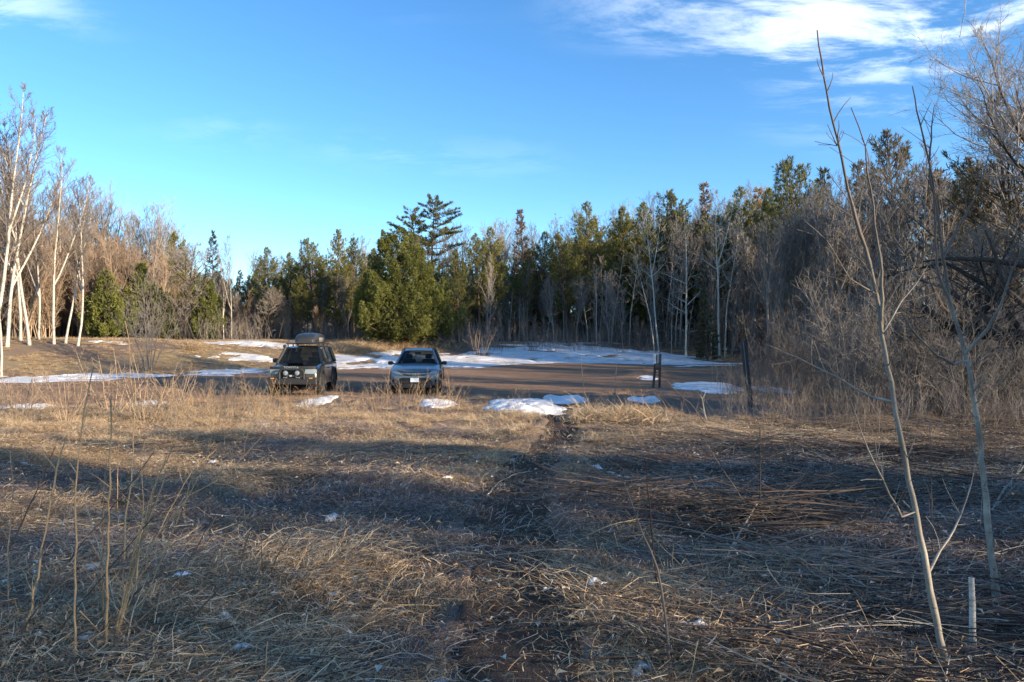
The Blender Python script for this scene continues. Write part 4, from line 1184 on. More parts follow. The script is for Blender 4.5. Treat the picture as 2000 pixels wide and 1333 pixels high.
# upright thin weeds: verge, lot edge and thicket floor
def weed_mesh(seed, n, H, mat, r=.004, rad=.35, tw=4):
    g = np.random.default_rng(seed); T = Tubes()
    for i in range(n):
        p = (g.normal() * rad, g.normal() * rad, -.03); h = H * g.uniform(.5, 1.15)
        l = limb(g, p, (g.normal() * .28, g.normal() * .28, 1), h, 5, .07)
        T.add(l, np.linspace(r, r * .5, 6), 3)
        for k in range(tw):
            q, d = at_t(l, g.uniform(.4, .97))
            T.add(limb(g, q, side_dir(g, d, R(g.uniform(20, 55))), h * g.uniform(.12, .3), 2, .1), (r * .6, r * .5, r * .35), 3)
    return T.mesh('weeds', mat)
WEED = [weed_mesh(700 + i, 8, 1.0, M['twig_brown' if i % 2 else 'tan_stem']) for i in range(4)]
WEED_DARK = [weed_mesh(740 + i, 10, 1.0, M['thicket' if i % 3 else 'twig_brown'], tw=6) for i in range(4)]
WEED_DULL = [weed_mesh(720 + i, 9, 1.0, M['twig_brown' if i % 2 else 'twig_grey']) for i in range(4)]
x, y = scatter(520, 16.5, 27, .80, lambda x, y: off_path(x, y) & not_lot(x, y) & (np.abs(x - path_x(y)) > .9) & (fbm(x * .35, y * .35, 87, 3) + .10 * (x < -5) > rngG.uniform(.40, .66, len(x))))
put('dry_weeds', WEED, x, y, .3, .8, 'thin dry weeds along the near edge of the lot')
xs = rngG.uniform(-17, -1.5, 190); ys = rngG.uniform(15.5, 21.5, 190)
k = (xs / ys > -.82) & (fbm(xs * .4, ys * .4, 88, 3) + .14 * (xs < -6.5) > .50)
put('tall_weeds', WEED, xs[k], ys[k], .6, 1.25, 'tall brown weeds on the left of the verge')
x = rngG.uniform(5, 26, 1700); y = rngG.uniform(13, 46, 1700)
k = (x / y > .29) & (x / y < .85) & not_lot(x, y) & (y < 30 + x) & (y > 14.5) & (fbm(x * .3, y * .3, 89, 3) > .34)
put('brush_weeds', WEED_DARK, x[k], y[k], .5, 1.25, 'brown brushy weeds filling the ground on the right')
x = rngG.uniform(-40, 42, 1500); y = rngG.uniform(52, 72, 1500)
k = (np.abs(x / y) < .8) & (y > lot_far(x, y) + 8) & (fbm(x * .2, y * .2, 91, 3) > .40)
put('undergrowth', WEED_DULL, x[k], y[k], 1.0, 2.6, 'undergrowth along the foot of the wood')
# fallen leaves and scraps of snow in the near grass
def leaf_mesh(seed, n, s, rad):
    g = np.random.default_rng(seed); V = []; Qs = []; tn = []
    for i in range(n):
        c = np.array((g.normal() * rad, g.normal() * rad, g.uniform(.03, .09))); u = rvec(g) * np.array((1, 1, .4)); v = np.cross(u, rvec(g)); v[2] *= .4
        a = s * g.uniform(.6, 1.3); b_ = a * g.uniform(.4, .7)
        o = len(V)
        for p in (c - u * a, c - u * a * .2 + v * b_ + (0, 0, .01), c + u * a, c - u * a * .2 - v * b_ + (0, 0, .01)): V.append(p)
        Qs.append((o, o + 1, o + 2, o + 3)); tn += [g.uniform(.2, 1)] * 4
    return make_mesh('leaf', np.array(V), quads=Qs, mats=[M['leaves']], attrs={'tone': tn})
LEAF = [leaf_mesh(800 + i, 12, .022, .45) for i in range(4)]
x, y = scatter(2300, 2.8, 15, .8, lambda x, y: path_mask(x, y) < rngG.uniform(.1, .9, len(x)))
put('leaf_litter', LEAF, x, y, .7, 1.4, 'pale fallen leaves caught in the near grass')
def snow_scrap(seed):
    g = np.random.default_rng(seed); n = 14; V = [(0, 0, .045)]; 
    for ring, (rr, zz) in enumerate(((.5, .04), (1.0, -.01))):
        for k in range(n):
            a = 6.283 * k / n; q = rr * max(.2, 1 + .55 * g.normal() * (.4 + ring * .6))
            V.append((math.cos(a) * .10 * q * 1.7, math.sin(a) * .10 * q, zz + g.normal() * .012))
    Tr = [(0, 1 + k, 1 + (k + 1) % n) for k in range(n)]
    Qs = [(1 + k, 1 + n + k, 1 + n + (k + 1) % n, 1 + (k + 1) % n) for k in range(n)]
    return make_mesh('scrap', np.array(V), quads=Qs, tris=Tr, mats=[M['snow']], smooth_shade=True)
SCR = [snow_scrap(820 + i) for i in range(4)]
x, y = scatter(190, 2.9, 11, .78, lambda x, y: (path_mask(x, y) < .6) & (fbm(x * .7, y * .7, 93, 3) > .46))
put('snow_scraps', SCR, x, y, .10, .48, 'scraps of melting snow in the near grass', tilt=.15, dz=.035)
# ------------------------------------------------------------------ vehicles (local axes: front towards -y, x to the car's left = picture right, z up)
def m_paint(name, col, rough=.35, metal=.5, coat=.5, dirt=.35, dirtcol=(.16, .12, .085)):
    m, nd, lk, b = mat_new(name, rough, .5, metal, coat)
    op = obj_pos(nd)
    n = nz(nd, lk, op, 3.5, 6, .7); sp = nd.new('ShaderNodeSeparateXYZ'); lk.new(op, sp.inputs[0])
    mr = nd.new('ShaderNodeMapRange'); mr.inputs['From Min'].default_value = 1.0; mr.inputs['From Max'].default_value = .35
    lk.new(sp.outputs[2], mr.inputs['Value'])
    f = nd.new('ShaderNodeMath'); f.operation = 'MULTIPLY'; f.use_clamp = True
    lk.new(mr.outputs[0], f.inputs[0]); lk.new(ramp(nd, lk, n, [(.35, (.1, .1, .1)), (.65, (1, 1, 1))]), f.inputs[1])
    g = nd.new('ShaderNodeMath'); g.operation = 'MULTIPLY'; lk.new(f.outputs[0], g.inputs[0]); g.inputs[1].default_value = dirt
    lk.new(mixc(nd, lk, g.outputs[0], col, dirtcol), b.inputs['Base Color'])
    rr = nd.new('ShaderNodeMath'); rr.operation = 'MULTIPLY_ADD'; lk.new(g.outputs[0], rr.inputs[0]); rr.inputs[1].default_value = .6; rr.inputs[2].default_value = rough
    lk.new(rr.outputs[0], b.inputs['Roughness'])
    return m
def m_flat(name, col, rough=.5, metal=0, spec=.4, coat=0):
    m, nd, lk, b = mat_new(name, rough, spec, metal, coat)
    n = nz(nd, lk, obj_pos(nd), 9, 5, .65)
    lk.new(mixc(nd, lk, n, tuple(c * .8 for c in col), tuple(min(1, c * 1.15) for c in col)), b.inputs['Base Color'])
    return m
def m_glass(name, tint, amount):
    m, nd, lk, b = mat_new(name, .04, .5)
    b.inputs['Base Color'].default_value = (.01, .012, .014, 1)
    t = nd.new('ShaderNodeBsdfTransparent'); t.inputs[0].default_value = (*tint, 1)
    mx = nd.new('ShaderNodeMixShader'); mx.inputs[0].default_value = amount
    lk.new(b.outputs[0], mx.inputs[1]); lk.new(t.outputs[0], mx.inputs[2]); lk.new(mx.outputs[0], nd['Material Output'].inputs[0])
    return m
M['paint_black'] = m_paint('dark_green_black_paint', (.010, .013, .016), .28, .2, .6, .25)
M['paint_silver'] = m_paint('blue_grey_paint', (.215, .225, .24), .32, .55, .6, .45)
M['plastic'] = m_flat('black_plastic', (.022, .022, .024), .55)
M['rubber'] = m_flat('tyre_rubber', (.028, .026, .025), .85, 0, .2)
M['rim'] = m_flat('dull_alloy', (.34, .33, .32), .4, .7)
M['dark_rim'] = m_flat('dark_alloy', (.10, .095, .09), .45, .6)
M['chrome'] = m_flat('chrome', (.75, .76, .78), .15, 1)
M['lamp'] = m_flat('lamp_glass', (.20, .235, .27), .10, .0, .6, .8)
M['amber'] = m_flat('amber_lens', (.55, .22, .04), .2, 0, .6)
M['plate'] = m_flat('plate_white', (.62, .66, .72), .4)
M['glass_truck'] = m_glass('smoked_glass', (.40, .44, .44), .52)
M['glass_car'] = m_glass('car_glass', (.60, .66, .66), .55)
M['interior'] = m_flat('dark_interior', (.018, .018, .020), .9, 0, .1)
M['box_black'] = m_flat('roof_box_black', (.030, .031, .034), .38, 0, .5)
M['box_pale'] = m_flat('roof_box_sticker', (.22, .21, .19), .5)
M['lettering'] = m_flat('badge_metal', (.70, .72, .74), .25, .6)
M['snorkel'] = m_flat('snorkel_plastic', (.05, .045, .04), .6)

def profile_body(name, prof, W, mat, parent, round_r=.09, nose=.16, tail=.10, belt=.95, tumble=0.0, hood_crown=.035):
    """side profile (y,z) swept across the width; edges rounded, nose and tail curved in plan"""
    import bmesh
    prof = np.array(prof, float)
    y0, y1 = prof[:, 0].min(), prof[:, 0].max(); zc = .62
    ts = [-1, -.985, -.95, -.88, -.75, -.55, -.28, 0, .28, .55, .75, .88, .95, .985, 1]
    rings = []
    for t in ts:
        a = abs(t)
        k = max(0, (a - .86) / .14); ins = round_r * (1 - math.sqrt(max(0, 1 - k * k)))
        q = []
        for (y, z) in prof:
            yy = y; zz = z
            fr = max(0, 1 - (y - y0) / .75); rr = max(0, 1 - (y1 - y) / .6)
            yy += nose * a ** 3 * fr ** 1.2; yy -= tail * a ** 3 * rr
            up = max(0, (z - .72) / .4)
            zz += hood_crown * (1 - a ** 2) * min(1, up) - hood_crown * .5 * min(1, up)
            # inset the rim of each slice
            if z > .70: zz -= ins
            elif z < .36: zz += ins * .3
            if fr > .85: yy += ins * .8
            if rr > .85: yy -= ins * .8
            hw = W / 2 * (1 - .035 * max(0, (.55 - z) / .3) - tumble * max(0, z - .9))
            q.append((t * hw, yy, zz))
        rings.append(q)
    n = len(prof); S = Solid()
    V = [p for r_ in rings for p in r_]
    Fs = [(i * n + j, i * n + (j + 1) % n, (i + 1) * n + (j + 1) % n, (i + 1) * n + j) for i in range(len(ts) - 1) for j in range(n)]
    S.raw(V, Fs)
    me = bpy.data.meshes.new(name); me.from_pydata(S.V, [], S.Fc)
    bm = bmesh.new(); bm.from_mesh(me); bm.verts.ensure_lookup_table()
    for i in (0, len(ts) - 1):
        f = bm.faces.new([bm.verts[i * n + j] for j in range(n)])
        bmesh.ops.triangulate(bm, faces=[f])
    bmesh.ops.recalc_face_normals(bm, faces=bm.faces[:])
    bm.to_mesh(me); bm.free()
    me.materials.append(mat)
    for p in me.polygons: p.use_smooth = True
    me.set_sharp_from_angle(angle=R(30))
    return add_obj(name, me, parent)

def arch(yc, zc, r, n=9):
    return [(yc + r * math.cos(a), zc + r * math.sin(a)) for a in np.linspace(math.pi, 0, n)]

def pane(name, c, mat, parent, bulge=(0, 0, 0), nseg=6, thick=.006):
    """curved sheet between corners c = (bl, br, tr, tl)"""
    c = [np.array(p, float) for p in c]; bl, br, tr, tl = c; g = []
    for i in range(nseg + 1):
        v = i / nseg; row = []
        for j in range(nseg + 1):
            u = j / nseg
            p = (bl * (1 - u) + br * u) * (1 - v) + (tl * (1 - u) + tr * u) * v + np.array(bulge) * (4 * u * (1 - u)) * (.5 + .5 * (4 * v * (1 - v)))
            row.append(tuple(p))
        g.append(row)
    S = Solid().grid(g)
    return add_obj(name, S.mesh(name, mat, True, fix=False), parent)

def poly_on_front(name, pts, front, mat, parent, off=.012, depth=.05, hole=None):
    """flat outline (x,z) laid on the curved nose y=front(x,z): a plate with real thickness"""
    import bmesh
    from mathutils.geometry import tessellate_polygon
    # densify the outline, then triangulate with interior cross lines by x-slices
    xs = np.array([p[0] for p in pts]); 
    cuts = np.linspace(xs.min(), xs.max(), max(3, int((xs.max() - xs.min()) / .09) + 2))
    bm = bmesh.new()
    vs = [bm.verts.new((p[0], 0, p[1])) for p in pts]
    bm.faces.new(vs)
    for cx_ in cuts[1:-1]:
        bmesh.ops.bisect_plane(bm, geom=bm.verts[:] + bm.edges[:] + bm.faces[:], plane_co=(cx_, 0, 0), plane_no=(1, 0, 0))
    r_ = bmesh.ops.extrude_face_region(bm, geom=bm.faces[:])
    back = [v for v in r_['geom'] if isinstance(v, bmesh.types.BMVert)]
    bs = set(back)
    for v in bm.verts:
        v.co.y = front(v.co.x, v.co.z) - off + (depth if v in bs else 0)
    bmesh.ops.recalc_face_normals(bm, faces=bm.faces[:])
    me = bpy.data.meshes.new(name); bm.to_mesh(me); bm.free()
    me.materials.append(mat)
    return add_obj(name, me, parent)

def wheel(parent, x, y, r, w, rim_mat, spokes=6, offroad=False):
    wl_ = bpy.data.objects.new('wheel', None); COL.objects.link(wl_); wl_.parent = parent; wl_.location = (x, y, r)
    side = 1 if x > 0 else -1
    h = w / 2
    S = Solid().lathe([(r * .60, -h), (r * .90, -h), (r * .985, -h * .72), (r, -h * .3), (r, h * .3), (r * .985, h * .72), (r * .90, h), (r * .60, h), (r * .60, -h)], 'x', 30, closed=False)
    if True:
        nlug = 26 if offroad else 34
        for k in range(nlug):     # tread blocks
            a = 2 * math.pi * k / nlug; ca, sa = math.cos(a), math.sin(a)
            for s in (-1, 1):
                x0, x1 = (s * h * .12, s * h * .95); d = .014 if offroad else .006; wd = .034 if offroad else .02
                def q(xx, rr, tt): return (xx, rr * ca - tt * sa, rr * sa + tt * ca)
                V = [q(xx, rr, tt + (.014 * s if xx == x1 else 0)) for rr in (r - .02, r + d) for xx, tt in ((x0, -wd / 2), (x1, -wd / 2), (x1, wd / 2), (x0, wd / 2))]
                S.raw(V, [(3, 2, 1, 0), (4, 5, 6, 7), (0, 1, 5, 4), (1, 2, 6, 5), (2, 3, 7, 6), (3, 0, 4, 7)])
    add_obj('tyre', S.mesh('tyre', M['rubber'], True), wl_)
    S = Solid().lathe([(r * .60, -h * .9), (r * .62, -h * .8), (r * .56, 0), (r * .56, h * .5), (r * .62, h * .85), (r * .60, h * .95), (r * .52, h * .80), (r * .50, h * .1)], 'x', 30, closed=False)
    for k in range(spokes):
        a = 2 * math.pi * k / spokes + .2
        S.bar((side * h * .62, math.cos(a) * r * .10, math.sin(a) * r * .10), (side * h * .72, math.cos(a) * r * .56, math.sin(a) * r * .56), .075, .05)
    S.lathe([(.001, side * h * .55), (r * .16, side * h * .56), (r * .17, side * h * .7), (r * .10, side * h * .78), (.001, side * h * .78)], 'x', 14, closed=False)
    S.lathe([(.001, -side * h * .1), (r * .54, -side * h * .1), (r * .54, -side * h * .04), (.001, -side * h * .04)], 'x', 20, closed=False)
    add_obj('rim', S.mesh('rim', rim_mat, True), wl_)
    return wl_

def part(parent, name, S, mat, smooth_shade=False):
    return add_obj(name, S.mesh(name, mat, smooth_shade), parent)

def pillars(parent, segs, mat):
    for name, pts, w in segs:
        S = Solid()
        for a, b in zip(pts[:-1], pts[1:]): S.bar(a, b, w, w * .8, 6)
        part(parent, name, S, mat, True)

# ---- black off-road truck -------------------------------------------------------------
def build_truck():
    px, d = 596, 28.3
    x, y, z = at(px, d)
    o = thing('off_road_truck', 'black lifted off-road truck with roof box, snorkel and round driving lights', 'truck', (x, y, z + .02), R(4.5))
    W = 1.72; fw, rw, wr = -1.36, 1.32, .405
    yf, yr = -2.22, 2.28
    prof = [(yf, .56), (yf - .01, .72), (yf + .02, .98), (yf + .10, 1.06), (yf + .5, 1.12), (-.92, 1.20), (-.80, 1.22), (yr - .12, 1.20), (yr - .02, 1.10), (yr, .80), (yr - .02, .58)]
    bot = [(rw + .53, .52)] + arch(rw, .44, .49)[::-1] + [(rw - .53, .50), (fw + .53, .50)] + arch(fw, .44, .49)[::-1] + [(fw - .53, .54)]
    profile_body('body', prof + bot, W, M['paint_black'], o, nose=.10, tail=.06)
    front = lambda xx, zz: yf + .10 * min(1, abs(xx) / .86) ** 3 * 1.0 + .05 * max(0, (zz - .95)) 
    # cabin floor and dash keep the inside dark; glass all round lets the back window show through
    part(o, 'dashboard', Solid().box(-.68, .68, -.78, -.45, 1.16, 1.27, .03), M['interior'])
    roof_z = 1.80
    rg = []
    for i, (yy, zz, hw) in enumerate(((-.42, 1.735, .57), (-.25, 1.775, .60), (.3, 1.80, .61), (1.3, 1.795, .605), (1.95, 1.765, .59), (2.06, 1.735, .575))):
        rg.append([(hw * t, yy, zz + .025 * (1 - t * t) - (.03 if abs(t) == 1 else 0)) for t in (-1, -.94, -.6, 0, .6, .94, 1)])
    S = Solid().grid(rg); S.grid([[(p[0], p[1], p[2] - .045) for p in r_] for r_ in rg])
    n = 7
    for k in range(5): 
        for e in (0, 6): S.raw([rg[k][e], rg[k + 1][e], (rg[k + 1][e][0], rg[k + 1][e][1], rg[k + 1][e][2] - .045), (rg[k][e][0], rg[k][e][1], rg[k][e][2] - .045)], [(0, 1, 2, 3)])
    for k in range(6):
        for e in (0, 5): S.raw([rg[e][k], rg[e][k + 1], (rg[e][k + 1][0], rg[e][k + 1][1], rg[e][k + 1][2] - .045), (rg[e][k][0], rg[e][k][1], rg[e][k][2] - .045)], [(0, 1, 2, 3)])
    part(o, 'roof', S, M['paint_black'], True)
    for s in (-1, 1):
        A0 = (s * .775, -.86, 1.19); A1 = (s * .575, -.40, 1.735); B0 = (s * .80, .12, 1.19); B1 = (s * .605, .18, 1.76); C0 = (s * .80, 1.05, 1.19); C1 = (s * .605, 1.02, 1.765); D0 = (s * .775, 2.12, 1.17); D1 = (s * .58, 2.03, 1.74)
        pillars(o, [('front_pillar', (A0, A1), .075), ('middle_pillar', (B0, B1), .09), ('middle_pillar', (C0, C1), .10), ('rear_pillar', (D0, D1), .13)], M['paint_black'])
        pane('side_window', (A0, B0, B1, A1), M['glass_truck'], o, (s * .01, 0, 0))
        pane('side_window', (B0, C0, C1, B1), M['glass_truck'], o, (s * .01, 0, 0))
        pane('side_window', (C0, D0, D1, C1), M['glass_truck'], o, (s * .01, 0, 0))
        part(o, 'window_rail', Solid().bar(A1, D1, .06, .06, 6), M['paint_black'], True)
        # flares, sill, door seams, handles, mirror
        for yc in (fw, rw):
            S = Solid()
            P_ = [(yc + .52 * math.cos(a), .44 + .52 * math.sin(a)) for a in np.linspace(math.pi * 1.02, -.02 * math.pi, 12)]
            for (a0, b0), (a1, b1) in zip(P_[:-1], P_[1:]): S.bar((s * (W / 2 + .015), a0, b0), (s * (W / 2 + .015), a1, b1), .085, .055, 6)
            part(o, 'wheel_flare', S, M['plastic'], True)
        part(o, 'side_step', Solid().box(min(s * .80, s * .93), max(s * .80, s * .93), -.78, .74, .44, .50, .012), M['plastic'])
        for y0_, y1_ in ((-.80, .16), (.18, 1.04)):
            dr = part(o, 'door', Solid().box(min(s * (W / 2 - .02), s * (W / 2 + .012)), max(s * (W / 2 - .02), s * (W / 2 + .012)), y0_, y1_, .62, 1.12, .01), M['paint_black'])
            part(dr, 'handle', Solid().box(min(s * (W / 2), s * (W / 2 + .045)), max(s * (W / 2), s * (W / 2 + .045)), y1_ - .24, y1_ - .08, .985, 1.02, .008), M['plastic'])
        mi = part(o, 'mirror', Solid().box(min(s * .86, s * 1.05), max(s * .86, s * 1.05), -.74, -.62, 1.20, 1.36, .03), M['plastic'], True)
        part(mi, 'mirror_arm', Solid().bar((s * .76, -.70, 1.20), (s * .88, -.68, 1.25), .05), M['plastic'])
        # headlamps with amber corner, bumper indicators
        hl = poly_on_front('headlight', [(s * .42, .84), (s * .76, .83), (s * .80, .90), (s * .79, 1.00), (s * .44, .99)], front, M['lamp'], o, .018, .06)
        part(hl, 'indicator_lens', Solid().box(min(s * .77, s * .825), max(s * .77, s * .825), front(.8, .9) - .005, front(.8, .9) + .12, .85, .985, .01), M['lamp'])
        part(o, 'turn_signal', Solid().box(min(s * .60, s * .72), max(s * .60, s * .72), yf - .175, yf - .10, .665, .705, .008), M['amber'])
        dl = part(o, 'driving_light', Solid().lathe([(.001, .02), (.06, .02), (.088, -.02), (.09, -.06), (.082, -.062)], 'y', 20, (s * .20, yf - .14, .87), closed=False), M['plastic'], True)
        part(dl, 'lens', Solid().lathe([(.084, -.058), (.06, -.074), (.001, -.08)], 'y', 20, (s * .20, yf - .14, .87), closed=False), M['lamp'], True)
        for yy in (fw, rw): wheel(o, s * .775, yy, wr, .27, M['dark_rim'], 6, True)
    pane('windshield', ((-.765, -.87, 1.205), (.765, -.87, 1.205), (.565, -.41, 1.73), (-.565, -.41, 1.73)), M['glass_truck'], o, (0, -.07, .02))
    pane('rear_window', ((-.74, 2.13, 1.19), (.74, 2.13, 1.19), (.55, 2.04, 1.73), (-.55, 2.04, 1.73)), M['glass_car'], o, (0, .04, 0))
    for s in (-1, 1):
        st = part(o, 'seat', Solid().box(s * .36 - .24, s * .36 + .24, -.02, .16, 1.0, 1.40, .05), M['interior'], True)
        part(st, 'headrest', Solid().box(s * .36 - .13, s * .36 + .13, .04, .14, 1.42, 1.58, .03), M['interior'], True)
    # hood lip, grille, hood scoop, badge lettering
    poly_on_front('grille', [(-.40, .76), (.40, .76), (.42, 1.0), (-.42, 1.0)], front, M['plastic'], o, .010, .05)
    for zz in (.82, .88, .94): part(o, 'grille_bar', Solid().box(-.38, .38, yf - .022, yf, zz - .008, zz + .008), M['plastic'])
    poly_on_front('hood_guard', [(-.80, 1.01), (.80, 1.01), (.79, 1.10), (-.79, 1.10)], front, M['plastic'], o, .035, .03)
    fc = bpy.data.curves.new('badge_curve', 'FONT'); fc.body = 'TOYOTA'; fc.size = .115; fc.extrude = .004; fc.align_x = 'CENTER'; fc.align_y = 'CENTER'; fc.space_character = 1.15
    tmp = bpy.data.objects.new('badge_curve', fc); COL.objects.link(tmp)
    bpy.context.view_layer.update()
    bme = bpy.data.meshes.new_from_object(tmp.evaluated_get(bpy.context.evaluated_depsgraph_get()))
    bpy.data.objects.remove(tmp); bme.materials.clear(); bme.materials.append(M['lettering'])
    add_obj('badge_lettering', bme, o, (-.04, yf - .045, 1.055), (R(90), 0, 0))
    S = Solid().grid([[(xx, yy, 1.135 + .10 * (yy + 2.1) / 1.3 + zz) for xx, zz in ((-.30, -.03), (-.26, .035), (0, .045), (.26, .035), (.30, -.03))] for yy in (-1.75, -1.70, -1.2, -.95)])
    part(o, 'hood_scoop', S, M['paint_black'], True)
    # winch bumper with hoop, winch drum, tow hooks
    S = Solid().box(-.86, .86, yf - .16, yf + .06, .46, .70, .03); part(o, 'bumper', S, M['plastic'], True)
    S = Solid()
    hoop = [(-.42, .66), (-.42, .90), (-.34, 1.0), (.34, 1.0), (.42, .90), (.42, .66)]
    for (a0, b0), (a1, b1) in zip(hoop[:-1], hoop[1:]): S.bar((a0, yf - .17, b0), (a1, yf - .17, b1), .055, .055, 8)
    part(o, 'brush_guard', S, M['plastic'], True)
    wn_ = part(o, 'winch', Solid().lathe([(.001, -.16), (.075, -.16), (.075, -.12), (.05, -.11), (.05, .11), (.075, .12), (.075, .16), (.001, .16)], 'x', 16, (0, yf - .10, .77), closed=False), M['dark_rim'], True)
    part(wn_, 'hook', Solid().box(-.07, .01, yf - .215, yf - .175, .74, .80, .01), M['lettering'])
    for s in (-1, 1): part(o, 'tow_hook', Solid().box(s * .22 - .07, s * .22 + .07, yf - .20, yf - .155, .695, .725, .008), M['rim'])
    part(o, 'underbody', Solid().box(-.70, .70, -1.9, 1.9, .34, .54, .04), M['interior'])
    part(o, 'axle', Solid().lathe([(.045, -.68), (.045, -.1), (.13, -.02), (.13, .12), (.045, .2), (.045, .68)], 'x', 12, (0, fw, .40)), M['interior'], True)
    # snorkel on the picture-left side
    S = Solid()
    sp = [(-.80, -1.02, 1.15), (-.815, -.92, 1.24), (-.74, -.70, 1.44), (-.665, -.50, 1.66), (-.655, -.46, 1.76)]
    for a, b in zip(sp[:-1], sp[1:]): S.bar(a, b, .075, .06, 8)
    sn = part(o, 'snorkel', S, M['snorkel'], True)
    part(sn, 'snorkel_head', Solid().box(-.715, -.595, -.53, -.40, 1.74, 1.87, .03), M['plastic'], True)
    # rack and roof box
    S = Solid()
    for yy in (-.15, .45, 1.05, 1.6): S.bar((-.62, yy, 1.90), (.62, yy, 1.90), .035, .03)
    S.bar((-.62, -.45, 1.91), (.62, -.45, 1.91), .022, .022)
    for s in (-1, 1):
        S.bar((s * .60, -.45, 1.90), (s * .60, 1.75, 1.90), .035, .035)
        for yy in (-.30, .6, 1.5): S.bar((s * .57, yy, 1.77), (s * .58, yy, 1.90), .04, .04)
    part(o, 'roof_rack', S, M['plastic'])
    rings = []
    for t, hw, hh in ((-.55, .30, .10), (-.45, .38, .24), (-.2, .42, .34), (.4, .44, .40), (1.2, .44, .40), (1.6, .42, .36), (1.68, .38, .26)):
        rings.append([(.08 + hw * cx_, t, 1.925 + hh * cz_) for cx_, cz_ in ((-.92, 0), (-1, .15), (-.98, .55), (-.82, .88), (-.4, 1.0), (.4, 1.0), (.82, .88), (.98, .55), (1, .15), (.92, 0))])
    m_ = 10; S = Solid(); S.raw([p for r_ in rings for p in r_], [(i * m_ + j, i * m_ + (j + 1) % m_, (i + 1) * m_ + (j + 1) % m_, (i + 1) * m_ + j) for i in range(6) for j in range(m_)] + [tuple(range(m_)), tuple(range(6 * m_, 7 * m_))])
    rb = part(o, 'roof_box', S, M['box_black'], True)
    part(rb, 'latch', Solid().box(.50, .535, .1, .9, 1.98, 2.14, .01), M['box_pale'])
    part(rb, 'seam', Solid().box(-.375, .535, -.44, 1.66, 2.02, 2.032), M['plastic'])
    return o
build_truck()

